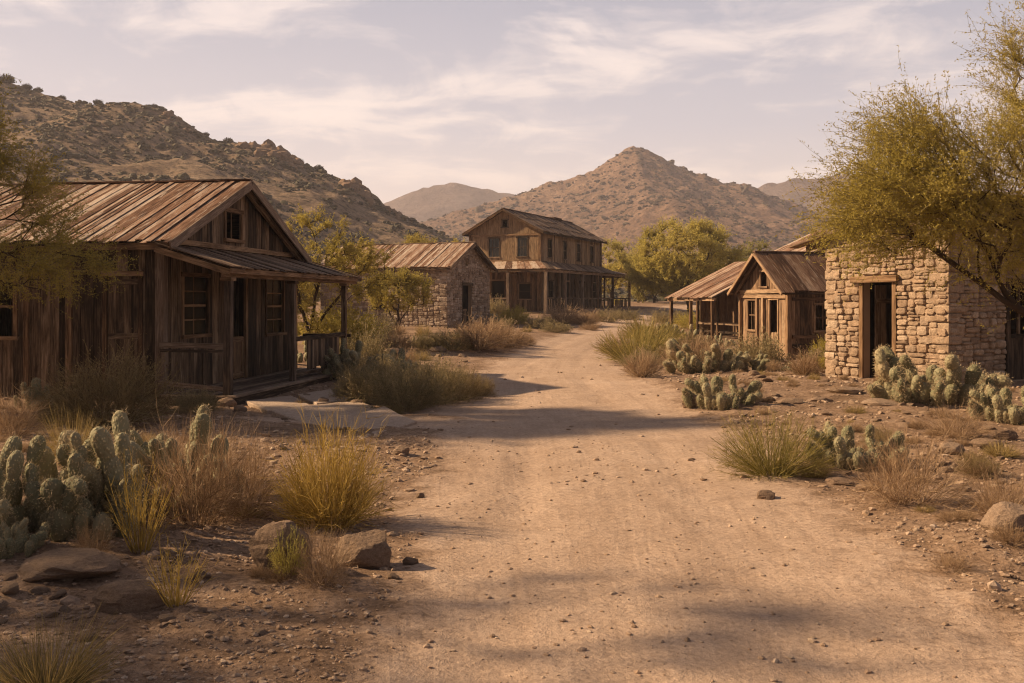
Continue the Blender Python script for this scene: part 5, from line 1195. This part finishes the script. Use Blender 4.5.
for s in [
    (330, 528, 104, 108, 'gold', 'bright golden broom bush standing above the two front boulders'),
    (196, 524, 105, 104, 'dry', 'tall dry twiggy shrub in front of the rightmost front cactus'),
    (160, 474, 66, 50, 'dry', 'dry brush filling in right behind the large front cactus'), (216, 486, 80, 60, 'dry', 'faded dry brush behind the twiggy shrubs of the front bed'), (92, 556, 44, 34, 'dry', 'low dead weeds at the foot of the large front cactus'),
    (240, 516, 84, 84, 'dry', 'greyish dry shrub between the front cactus and the golden bush'),
    (140, 552, 62, 96, 'reed', 'upright straw coloured stems in front of the large cactus clump'),
    (176, 612, 62, 68, 'reed', 'sparse dry sprig beside the flat front boulder'),
    (46, 694, 130, 66, 'grass', 'yellow grass tuft cut by the bottom left corner'),
    (72, 462, 62, 52, 'grass', 'round tan grass tuft behind the front cacti'),
    (108, 426, 120, 74, 'brush', 'big brown brush against the long wall of the wooden house'),
    (60, 422, 56, 36, 'brush', 'dark brush at the left foot of the big brown one'),
    (10, 436, 56, 50, 'dry', 'dry shrub at the left edge in front of the house window'),
    (288, 578, 40, 46, 'green', 'green weed growing against the left front boulder'),
    (322, 584, 58, 60, 'dry', 'dry weed between the two front boulders'),
    (268, 552, 20, 16, 'green', 'tiny green weed on top edge of the left front boulder'),
    (196, 412, 46, 24, 'sage', 'dark shrub beside the near end of the porch deck'),
    (350, 398, 34, 26, 'sage', 'low dark shrub at the far corner of the porch deck'),
    (374, 402, 66, 48, 'sage', 'green brown bush right of the porch, first of the row to the road'),
    (406, 410, 78, 50, 'sage', 'tall dark bush in the middle of the row from porch to road'),
    (436, 404, 60, 46, 'sage', 'greyish bush in the row from porch to road, before the last small ones'),
    (460, 400, 46, 34, 'brush', 'small bush near the road end of the row by the porch'),
    (482, 396, 28, 22, 'brush', 'smallest bush at the road end of the row by the porch'),
    (386, 400, 50, 30, 'grass', 'tan grass in front of the bushes right of the porch'),
    (772, 474, 106, 60, 'broom', 'round green gold grass bush on the right road edge'),
    (815, 478, 34, 22, 'grass', 'small tan tuft between the round grass bush and its cactus'),
    (908, 504, 104, 72, 'dry', 'wide dry brown shrub on the right verge'),
    (1002, 516, 66, 50, 'dry', 'dry shrub above the tilted rock at the right edge'),
    (958, 438, 62, 34, 'dry', 'pale dry weeds below the broad cactus by the stone house'),
    (637, 362, 76, 38, 'broom', 'large golden grass mound on the right side of the road bend'),
    (654, 350, 66, 32, 'broom', 'grass mound just behind the largest golden mound'),
    (646, 339, 56, 22, 'grass', 'flat tan grass farther up the right side of the road'),
    (641, 377, 38, 27, 'dry', 'small round brown bush in front of the golden grass mound'),
    (700, 330, 52, 18, 'olive', 'olive brush left of the shed'), (616, 353, 34, 18, 'dry', 'small dry bush at the left foot of the largest golden mound'), (672, 366, 34, 20, 'dry', 'round dry bush between the golden mound and the wide cactus clump'), (688, 350, 44, 18, 'brush', 'brown bush above the wide cactus clump by the shed'), (735, 362, 30, 14, 'dry', 'dry weeds at the left foot of the shack'), (668, 322, 44, 12, 'sage', 'low dark brush across the road end'), (884, 448, 40, 20, 'brush', 'brown scrub right of the tall pale cactus'), (978, 474, 46, 24, 'brush', 'brown scrub before the stones of the right verge'),
    (805, 376, 40, 26, 'dry', 'dry weeds between the shack and the stone wall'),
    (823, 365, 24, 26, 'olive', 'green gold bush against the left edge of the pale stone wall'),
    (770, 371, 24, 12, 'dry', 'short dry weeds before the shack door'),
    (478, 349, 64, 32, 'dry', 'brown bush below the stone house door, largest of its cluster'),
    (507, 347, 46, 24, 'dry', 'brown bush right of the largest one below the stone house'),
    (452, 350, 46, 20, 'sage', 'dull green bush left of the cluster below the stone house'),
    (524, 345, 22, 14, 'dry', 'little bush at the road end of the cluster below the stone house'),
    (487, 337, 46, 18, 'dry', 'bush just behind the cluster below the stone house'),
    (340, 350, 70, 44, 'olive', 'large dark bush seen behind the last porch post'),
    (372, 345, 50, 32, 'sage', 'dark bush between the porch and the little tree'),
    (396, 350, 36, 20, 'dry', 'dry low bush under the little tree'), (428, 349, 30, 17, 'sage', 'grey bush at the left foot of the stone house corner'),
    (494, 318, 26, 20, 'sage', 'dark bush between stone house and far porch'), (514, 324, 26, 17, 'olive', 'bush at the second porch post of the far building'),
    (562, 324, 36, 20, 'dry', 'round bush before the side porch of the far building'), (586, 325, 34, 16, 'dry', 'pale bush right of the round one by the side porch'),
    (540, 328, 30, 12, 'sage', 'low dark bush at the corner post of the far building'), (607, 322, 30, 13, 'sage', 'grey bush near the far end of the side porch'),
    (556, 332, 28, 10, 'sage', 'flat bush on the road edge before the far building'), (626, 319, 28, 10, 'sage', 'dark low bush at the last porch post'),
    (590, 330, 22, 8, 'dry', 'small tuft at the road edge below the side porch'),
    (255, 372, 40, 16, 'dry', 'low weeds showing past the porch deck'),
    (720, 385, 16, 10, 'dry', 'tiny dry tuft on the bare dirt between the cacti'), (870, 470, 22, 14, 'dry', 'small dry tuft at the foot of the tall pale cactus'),
    (745, 560, 34, 20, 'reed', 'few dry straws lying on the dirt of the right verge') if False else (952, 570, 40, 22, 'dry', 'few dry straws on the dirt below the wide dry shrub'),
]:
    sh(*s)
# low weeds scattered over the verges: many alike
rr = random.Random(31); cnt = 0
def clear(x, y):
    if abs(x - road_c(y)) < road_w(y) * 1.12: return False
    for cx_, cy_, an, lx0, lx1, ly0, ly1 in ((-6.2, 17.23, math.atan2(.989, .147), -.5, 7.6, -1.9, 12), (1.86, 66, math.atan2(.917, .4), -3, 17, -2, 7.5), (-3.22, 49, math.atan2(.932, .363), -.4, 6, -.4, 8), (8.33, 19, math.atan2(.515, .857), -.4, 6, -.4, 3.5), (8.83, 31.7, math.atan2(.275, .961), -.5, 5, -.4, 3.5), (8.6, 42.6, math.atan2(.275, .961), -.4, 4, -.4, 4.6), (10.7, 38.6, math.atan2(.275, .961), -.4, 6.5, -.4, 6.5)):
        dx, dy = x - cx_, y - cy_; u = dx * math.cos(an) + dy * math.sin(an); v = -dx * math.sin(an) + dy * math.cos(an)
        if lx0 < u < lx1 and ly0 < v < ly1: return False
    return True
while cnt < 150:
    y = rr.uniform(24, 105); x = rr.uniform(-.5, .5) * y * 1.05
    if not clear(x, y): continue
    if abs(x - road_c(y)) < road_w(y) + 1.5 and rr.random() < .6: continue
    h = rr.uniform(.25, .6) if rr.random() < .75 else rr.uniform(.6, 1.1); w = h * rr.uniform(1.3, 2.2)
    k = rr.choice(['dry', 'dry', 'sage', 'sage', 'grass', 'olive'])
    place_shrub(x, y, w, h, k, 'low desert brush dotting the open ground around the buildings', False, 'scattered desert brush', 'desert_brush')['category'] = 'shrub'; cnt += 1
cnt = 0
while cnt < 95:
    y = rr.uniform(5, 24); x = rr.uniform(-.52, .52) * y
    if not clear(x, y) or abs(x - road_c(y)) < road_w(y) * 1.3 or (x < 0 and y < 17 and rr.random() < .6): continue
    h = rr.uniform(.06, .16); place_shrub(x, y, h * rr.uniform(1.5, 2.6), h, rr.choice(['dry', 'grass', 'dry']), 'ankle high dry weed sprouting from the stony verge', False, 'small weeds on the verge', 'weed')['category'] = 'weed'; cnt += 1

# ------------------------------------------------------------------ rocks
def rock(px, py, wpx, hpx, label, seed, name='boulder', cat='rock', sink=.55, dep=.8, rz=None, tilt=0, group='loose rocks'):
    x, d = at(px, py); me = boulder_mesh(name, seed, ICO3 if d < 12 else ICO2, 1.0, .3)
    w, h = wpx * d / F_, hpx * d / F_; o = link(name, me, M_ROCK)
    hh = h / (2 - sink) * 1.02; o.scale = (w / 2 * 1.08, w / 2 * dep, hh); o.location = (x, d + w * dep * .3, gz(x, d + w * dep * .3) + hh * (1 - sink) - .01)
    o.rotation_euler = (tilt, 0, R.uniform(-.3, .3) if rz is None else rz); return tag(o, label, cat, group)
ICO3 = ico(3)
for q in [
    (279, 574, 78, 52, 'large pale boulder left of a pair below the golden bush', 63), (364, 570, 62, 40, 'rounded boulder right of a pair below the golden bush', 2),
    (124, 616, 66, 30, 'flat brown boulder alone at the lower left', 3), (52, 584, 110, 22, 'long flat rock ledge under the front cacti', 4),
    (768, 500, 20, 11, 'small round stone on the right road edge below the grass bush', 18), (401, 456, 17, 11, 'small grey stone where the foot path meets the road', 6),
    (1012, 536, 52, 32, 'tilted pale slab at the right edge', 7), (990, 450, 30, 13, 'squat stone below the tall right cactus', 8), (955, 456, 26, 12, 'rounded stone left of a squat one below the right cacti', 9),
    (1008, 441, 24, 12, 'grey stone half hidden under the right edge cactus', 10), (792, 404, 30, 7, 'flat slab on the ground before the stone house', 11), (850, 394, 40, 7, 'long flat stone at the threshold of the pale stone house', 12),
    (822, 402, 28, 6, 'thin slab between the threshold stone and the road', 13), (884, 406, 34, 8, 'stone slab left of the broad cactus', 14), (952, 400, 46, 22, 'pale boulder right of the broad cactus', 15),
    (755, 376, 14, 7, 'small stone in front of the shack', 16), (694, 408, 24, 13, 'dark stone at the left foot of the round cactus', 17), (738, 352, 20, 7, 'stone below the shed railing', 18),
    (322, 405, 14, 7, 'small pale stone beside the foot path', 19), (440, 448, 10, 6, 'pebble sized stone in the shade of the road', 20) if False else (356, 407, 18, 8, 'dark stone beside the foot path, under the bushes', 20),
    (420, 498, 9, 5, 'small stone on the sunny dirt right of the golden bush', 21), (438, 352, 18, 6, 'stone at the foot of the stone house corner', 22), (392, 356, 22, 8, 'pale stone under the little tree', 23),
    (530, 323, 26, 6, 'low stone by the corner post of the far building', 24), (226, 408, 20, 10, 'footing stone under the near deck corner', 25), (240, 412, 16, 7, 'rubble stone beside the deck footing', 26),
    (870, 492, 26, 9, 'flat stone left of the wide dry shrub', 27), (840, 487, 30, 9, 'flat stone below the tall pale cactus', 28), (410, 566, 18, 10, 'small stone right of the rounded boulder', 29), (393, 580, 14, 8, 'little stone below the rounded boulder', 30),
    (200, 580, 20, 10, 'half buried stone between the flat and the large boulder', 31), (8, 600, 22, 10, 'grey stone at the left edge under the rock ledge', 32)]:
    rock(*q)
# small stones along the verges: countable but alike
SM = [boulder_mesh('stone', 500 + i, ICO2, .75, .3) for i in range(6)]
for m_ in SM: m_.materials.append(M_ROCK)
cnt = 0
while cnt < 230:
    y = 4.6 + 26 * rr.random() ** 1.4; x = rr.uniform(-.52, .52) * y
    if not clear(x, y) or rr.random() < .75 * (abs(x - road_c(y)) < road_w(y) * 1.5): continue
    if fbm(x * .8 + 3, y * .8, 2, 77) < -.05 and rr.random() < .8: continue
    s = rr.uniform(.015, .042) * (1 + y / 11); o = bpy.data.objects.new('stone', SM[rr.randrange(6)]); COL.objects.link(o)
    o.scale = (s * rr.uniform(.9, 1.6), s, s * rr.uniform(.5, .9)); o.location = (x, y, gz(x, y) + s * .12); o.rotation_euler = (rr.uniform(-.3, .3), rr.uniform(-.3, .3), rr.uniform(0, 6.3))
    tag(o, 'fist sized stone lying loose on the dirt verge', 'stone', 'small stones on the verge'); cnt += 1
def gravel(n, seed, y0, y1, pw, smin, smax, m, onroad, name, label):
    r = np.random.default_rng(seed); y = y0 + (y1 - y0) * r.random(n * 2) ** pw; x = np.where(r.random(n * 2) < .82, r.uniform(-.56, .56, n * 2), r.uniform(-1.0, 1.0, n * 2)) * y
    rm = road_m(x, y); cl_ = fbm(x * .9, y * .9, 3, 91); keep = r.random(n * 2) < np.where(rm > .4, onroad, np.clip(.55 + cl_ * .9, .08, 1)); x, y = x[keep][:n], y[keep][:n]; n = len(x)
    z = ground_z(x, y); s = smin * (smax / smin) ** (r.random(n) ** 2.2); S = np.stack([s * r.uniform(.8, 1.5, n), s, s * r.uniform(.4, .85, n)], 1)
    return scatter(name, ICO0, np.stack([x, y, z + s * .12], 1), S, r.random(n), m, r, .28, False, label=label, cat='gravel')
M_PEBBLE = stone_mat('mixed pebbles', [(0.3, 0.21, 0.15), (0.42, 0.31, 0.23), (0.34, 0.245, 0.18), (0.54, 0.43, 0.34), (0.38, 0.27, 0.2)], (0.22, 0.15, 0.1))
gravel(26000, 8, 3.6, 12, 1.25, .003, .019, M_PEBBLE, .07, 'gravel', 'fine gravel and pebbles strewn over the near dirt')
gravel(7000, 9, 9, 34, 1.3, .010, .05, M_PEBBLE, .06, 'gravel', 'coarser gravel over the farther verges')
gravel(3200, 10, 5.0, 26, 1.1, .014, .05, M_PEBBLE, .0, 'rubble', 'broken rubble lying thick along both verges')
# dead straw and twig bits
r_ = np.random.default_rng(12); n = 6500; y = 3.8 + 15 * r_.random(n) ** 1.4; x = r_.uniform(-.56, .56, n) * y; kp = (road_m(x, y) < .35) & (fbm(x * .7, y * .7, 3, 55) > -.15); x, y = x[kp], y[kp]; n = len(x)
a_ = r_.uniform(0, 2 * PI, n); L = r_.uniform(.02, .10, n); dx, dy = np.cos(a_) * L, np.sin(a_) * L; z = ground_z(x, y) + .006; z2 = ground_z(x + dx, y + dy) + .006 + r_.uniform(0, .02, n)
S_ = Soup(); S_.ribbons(np.stack([np.stack([x, y, z], 1), np.stack([x + dx * .5 + r_.normal(0, .004, n), y + dy * .5, (z + z2) / 2 + .008], 1), np.stack([x + dx, y + dy, z2], 1)], 1), r_.uniform(.002, .005, n), r_.random(n), r_)
tag(link('debris', S_.mesh('debris'), M_DRY), 'dead straw and twig bits littering the verges', 'debris', kind='stuff')

# flagstones of the foot path
M_SLAB = stone_mat('worn grey flagstone', [(0.42, 0.33, 0.27), (0.5, 0.4, 0.33), (0.38, 0.3, 0.24)], (0.26, 0.19, 0.14))
def slab(pts, label, seed):
    q = random.Random(seed); w = [at(px, py) for px, py in pts]; cxm = sum(p[0] for p in w) / len(w); cym = sum(p[1] for p in w) / len(w); z = sum(gz(*p) for p in w + [(cxm, cym)]) / (len(w) + 1) + .06
    ring = []
    for i in range(len(w)):
        a, b = w[i], w[(i + 1) % len(w)]
        for k in range(4): f = k / 4; ring.append((a[0] + (b[0] - a[0]) * f + q.uniform(-.02, .02) - cxm, a[1] + (b[1] - a[1]) * f + q.uniform(-.02, .02) - cym))
    n = len(ring); Vv, Ff = [], []
    for zz, s in ((-.12, 1.0), (-.012, 1.0), (0, .975)): Vv += [(x_ * s, y_ * s, zz + q.uniform(-.004, .004) * (zz == 0)) for x_, y_ in ring]
    Vv.append((0, 0, .004))
    for k in range(2):
        for i in range(n): Ff.append([k * n + i, k * n + (i + 1) % n, (k + 1) * n + (i + 1) % n, (k + 1) * n + i])
    for i in range(n): Ff.append([2 * n + i, 2 * n + (i + 1) % n, 3 * n])
    import mathutils
    area = sum(ring[i][0] * ring[(i + 1) % n][1] - ring[(i + 1) % n][0] * ring[i][1] for i in range(n))
    if area < 0: Ff = [f[::-1] for f in Ff]
    o = link('flagstone', mesh_np('flagstone', np.array(Vv), [i for f in Ff for i in f], [len(f) for f in Ff], False, [q.random()] * len(Vv)), M_SLAB)
    o.location = (cxm, cym, z); o.rotation_euler = (q.uniform(-.01, .01), q.uniform(-.01, .01), 0); tag(o, label, 'flagstone', 'flagstones of the foot path')
slab([(246, 405), (292, 399), (312, 408), (268, 415)], 'flagstone touching the porch deck, first of the foot path', 1)
slab([(296, 398), (330, 393), (352, 402), (317, 407)], 'flagstone farther from us beside the first one of the foot path', 2)
slab([(272, 416), (316, 409), (356, 404), (380, 413), (318, 427)], 'wide middle flagstone of the foot path', 3)
slab([(322, 428), (384, 414), (416, 424), (362, 440)], 'last flagstone toward the road', 4)

# ------------------------------------------------------------------ trees
def gl(x, y): return (x, y, gz(x, y) - .05)
make_tree('leaning_tree', gl(7.7, 12.3), 'large leaning thorny tree whose limbs reach in from the right edge', 'tree',
    [[(-.35, 0, .9), (-1.45, 0, 1.55), (-2.5, .05, 2.3), (-3.2, .1, 2.75)], [(.05, 0, 1.3), (-.8, .1, 2.1), (-1.7, .2, 3.1)], [(.5, .3, 1.6), (.8, .5, 3.2)], [(-.1, .1, 1.5), (-.7, .2, 2.9), (-1.1, .1, 4.2)]],
    [((-2.75, 0, 2.85), (.85, .9, .45), 66), ((-2.2, 0, 3.2), (.9, .9, .5), 60), ((-1.4, 0, 3.1), (1.0, 1.2, .7), 75), ((-1.0, .0, 4.35), (.7, .9, .6), 34), ((0.0, .3, 4.0), (1.2, 1.4, 1.1), 55), ((-2.3, -.3, 2.55), (1.1, .6, .3), 26), ((-1.3, 0, 2.35), (.9, .8, .40), 34), ((-3.05, 0, 2.5), (.5, .7, .3), 24), ((-2.6, 0, 3.5), (.6, .7, .4), 30)],
    401, M_LEAF_OLIVE, .09, twn=5, twl=.70, lf=.036, lw=.010, ln=12, sub=3, tw_w=.007, step=.2, twig_up=.3, bias=(-.4, 0, .05), cost=.62, droop=.05)
make_tree('thorn_tree', gl(-9.7, 13.9), 'yellow green tree at the left edge hanging over the house roof', 'tree',
    [[(.3, 0, 1.2), (1.2, 0, 2.2), (2.0, 0, 2.8)], [(-.2, 0, 1.6), (.3, 0, 3.0), (.4, .2, 4.4)], [(-.6, .2, 1.8), (-1.2, 0, 3.6)]],
    [((2.35, -.1, 2.95), (1.15, 1.0, .75), 52), ((2.7, 0, 2.15), (1.1, .9, .35), 34), ((1.3, 0, 4.0), (1.1, 1.1, .9), 46), ((0, 0, 5.2), (1.6, 1.5, 1.0), 36), ((-1.5, 0, 4.2), (1.6, 1.5, 1.4), 36)],
    402, M_LEAF_OLIVE, .10, twn=8, twl=.58, lf=.038, lw=.011, ln=10, sub=3, tw_w=.007, step=.22, twig_up=.4, cost=.6)
make_tree('shade_tree', gl(-12.6, 15.6), 'tall tree beyond the left edge that shades the road', 'tree',
    [[(.2, 0, 3.0), (.6, 0, 5.5)], [(-.5, .3, 3.4), (-1.1, .3, 6.0)]], [((0.2, 0, 7.0), (2.4, 1.9, 2.3), 120), ((-1.2, 0, 5.0), (2.0, 1.6, 1.6), 50)],
    403, M_LEAF_OLIVE, .25, twn=9, twl=.7, lf=.12, lw=.05, ln=9, sub=2, tw_w=.02, step=.4)
make_tree('shade_tree', gl(-8.0, 5.5), 'smaller tree beyond the left edge that throws streaks on the near road', 'tree',
    [[(.1, 0, 1.6), (.4, 0, 3.2)], [(-.3, .1, 1.8), (-.7, 0, 3.6)]], [((.6, .2, 4.5), (2.2, 1.3, .6), 26), ((-.3, -.1, 3.2), (1.5, 1.6, .8), 85)],
    404, M_LEAF_OLIVE, .10, twn=8, twl=.6, lf=.06, lw=.02, ln=6, sub=2, tw_w=.010, step=.3)
make_tree('palo_verde', gl(-6.5, 32), 'sparse yellowish tree with a dark forked trunk behind the porch', 'tree',
    [[(.05, 0, .5), (-.35, 0, 1.5), (-.5, 0, 2.4)], [(.1, 0, .4), (.5, 0, 1.3), (1.2, 0, 2.1)], [(0, 0, .5), (.2, .1, 2.0), (.3, .1, 3.0)]],
    [((0, 0, 3.3), (1.5, 1.3, 1.1), 56), ((1.5, 0, 2.7), (1.2, 1.1, .85), 40), ((-1.2, 0, 2.6), (1.1, 1.1, .9), 34), ((.3, 0, 2.0), (1.9, 1.2, .7), 24)],
    405, leaf_mat('yellow palo verde leaves', [(0.25, 0.2, 0.05), (0.38, 0.31, 0.075), (0.5, 0.41, 0.1), (0.58, 0.47, 0.15)], .45), .10, twn=9, twl=.45, lf=.055, lw=.02, ln=9, sub=2, tw_w=.012, step=.25)
make_tree('palo_verde', gl(-4.95, 43), 'small round yellow green tree in front of the brown stone house', 'tree',
    [[(-.1, 0, .5), (-.5, 0, 1.2)], [(.1, 0, .5), (.5, 0, 1.2)], [(0, 0, .5), (.05, 0, 1.4)]],
    [((0, 0, 1.75), (1.4, 1.2, .75), 90), ((0.1, 0, 2.3), (.8, .8, .4), 20)], 406, bpy.data.materials['yellow palo verde leaves'], .07, twn=10, twl=.42, lf=.05, lw=.02, ln=10, sub=2, tw_w=.012, step=.2)
make_tree('cottonwood', gl(13.2, 74), 'big round green tree in the middle distance beyond the shed', 'tree',
    [[(-.1, 0, 1.2), (-1.2, 0, 2.6), (-2.0, 0, 3.4)], [(.1, 0, 1.3), (1.0, .2, 2.8), (1.7, .3, 3.8)], [(0, 0, 1.4), (0, .2, 4.2)]],
    [((-.3, 0, 4.1), (3.7, 3.2, 2.4), 200), ((-2.3, 0, 2.9), (1.9, 2.0, 1.2), 60), ((2.1, 0, 3.3), (1.9, 1.9, 1.3), 60), ((0, -1, 2.2), (2.8, 2.0, .8), 40)],
    407, M_LEAF_GREEN, .26, twn=11, twl=.85, lf=.11, lw=.04, ln=9, sub=2, tw_w=.02, step=.4)
for k, (x, y, h, w, lab, m_) in enumerate([
    (9.6, 96, 6.2, 3.0, 'pale green tree just right of the far building roof', M_LEAF_GREEN), (13.2, 104, 6.0, 3.2, 'green tree behind the big round one, on its left', M_LEAF_GREEN),
    (21.2, 88, 6.0, 2.8, 'tree rising behind the plank shack roof', M_LEAF_DEEP), (25.5, 92, 5.4, 2.6, 'tree behind the shack, right of the taller one', M_LEAF_DEEP),
    (-6.9, 72, 5.4, 1.9, 'yellowish treetop above the roof ridge of the stone house', M_LEAF_OLIVE), (-4.6, 80, 5.2, 1.6, 'small treetop between the stone house ridge and the tall gable', M_LEAF_OLIVE),
    (-12.5, 52, 4.2, 2.2, 'tree standing left of the stone house behind the porch tree', M_LEAF_OLIVE),
    (14.3, 100, 3.4, 2.2, 'low dark tree at the far end of the wrap round porch', M_LEAF_DEEP), (17.0, 95, 4.6, 2.6, 'tree right behind the trunk of the big round tree', M_LEAF_DEEP)]):
    make_tree('desert_tree', gl(x, y), lab, 'tree', [[(-.1, 0, h * .2), (-w * .2, 0, h * .4)], [(.1, 0, h * .2), (w * .25, 0, h * .45)]],
        [((0, 0, h * .62), (w * .8, w * .8, h * .33), 60), ((-w * .45, 0, h * .42), (w * .5, w * .5, h * .25), 24), ((w * .5, 0, h * .45), (w * .5, w * .5, h * .28), 24)],
        420 + k, m_, .13, twn=10, twl=.75, lf=.12, lw=.045, ln=7, sub=2, tw_w=.02, step=.4, group='trees beyond the buildings')
# single bushes standing against the sky on the hill crest
def crest_pt(px, H, dist=260):
    X, Y, Z = H; best = None
    for j in range(0, X.shape[0]):
        y = Y[j, 0]; x = (px - 512) / F_ * y; i = int(np.clip(np.searchsorted(X[0], x), 1, X.shape[1] - 2)); v = (Z[j, i] - 1.6) / y
        if best is None or v > best[0]: best = (v, x, y, Z[j, i])
    return best[1:]
CB = [shrub_mesh('hill_bush', 451 + i, 90, 1.4, .4, .05, 6, .3, 6, .13, .09, k=4, base=.2, wide=.8) for i in range(3)]
for m_ in CB: m_.materials.append(M_SCRUB)
for k, (px, h, lab) in enumerate([(6, 2.6, 'bush on the hill crest at the left edge'), (27, 1.7, 'second bush on the hill crest from the left edge'), (38, 1.5, 'dark bush on the crest, right of the second one'), (62, 1.3, 'low bush on the crest above the left tree'), (98, 1.6, 'lone round bush on the crest left of the dip'),
    (155, 1.3, 'crest bush above the first hill shoulder'), (228, 1.8, 'lone tree like bush just left of the crest rocks'), (206, 1.2, 'small bush on the shoulder left of the crest rocks'), (318, 1.9, 'flat topped bush between the two crest rock piles'), (300, 1.4, 'bush on the right end of the first rock pile'), (412, 1.2, 'bush low on the falling crest right of the last rocks'), (430, 1.0, 'small bush near the foot of the crest line')]):
    x, y, z = crest_pt(px, HL); o = bpy.data.objects.new('hill_bush', CB[k % 3]); COL.objects.link(o); o.location = (x, y, z - .1); o.scale = (h * .9, h * .9, h * .85); o.rotation_euler = (0, 0, k); tag(o, lab, 'bush', 'bushes on the hill crest')

# ------------------------------------------------------------------ air
import bmesh
bm = bmesh.new(); bmesh.ops.create_cube(bm, size=1.0)
for v in bm.verts: v.co.x *= 3000; v.co.y = v.co.y * 2360 + 1150; v.co.z = v.co.z * 240 + 110
me = bpy.data.meshes.new('haze'); bm.to_mesh(me); bm.free()
hz = bpy.data.objects.new('haze', me); COL.objects.link(hz); hz['kind'] = 'stuff'
m = bpy.data.materials.new('warm haze'); m.use_nodes = True; t = m.node_tree; t.nodes.remove(t.nodes['Principled BSDF'])
pv = t.nodes.new('ShaderNodeVolumePrincipled'); pv.inputs['Color'].default_value = (0.82, 0.80, 0.90, 1); pv.inputs['Density'].default_value = 0.00040; pv.inputs['Anisotropy'].default_value = 0.2
t.links.new(pv.outputs[0], t.nodes['Material Output'].inputs['Volume']); me.materials.append(m)
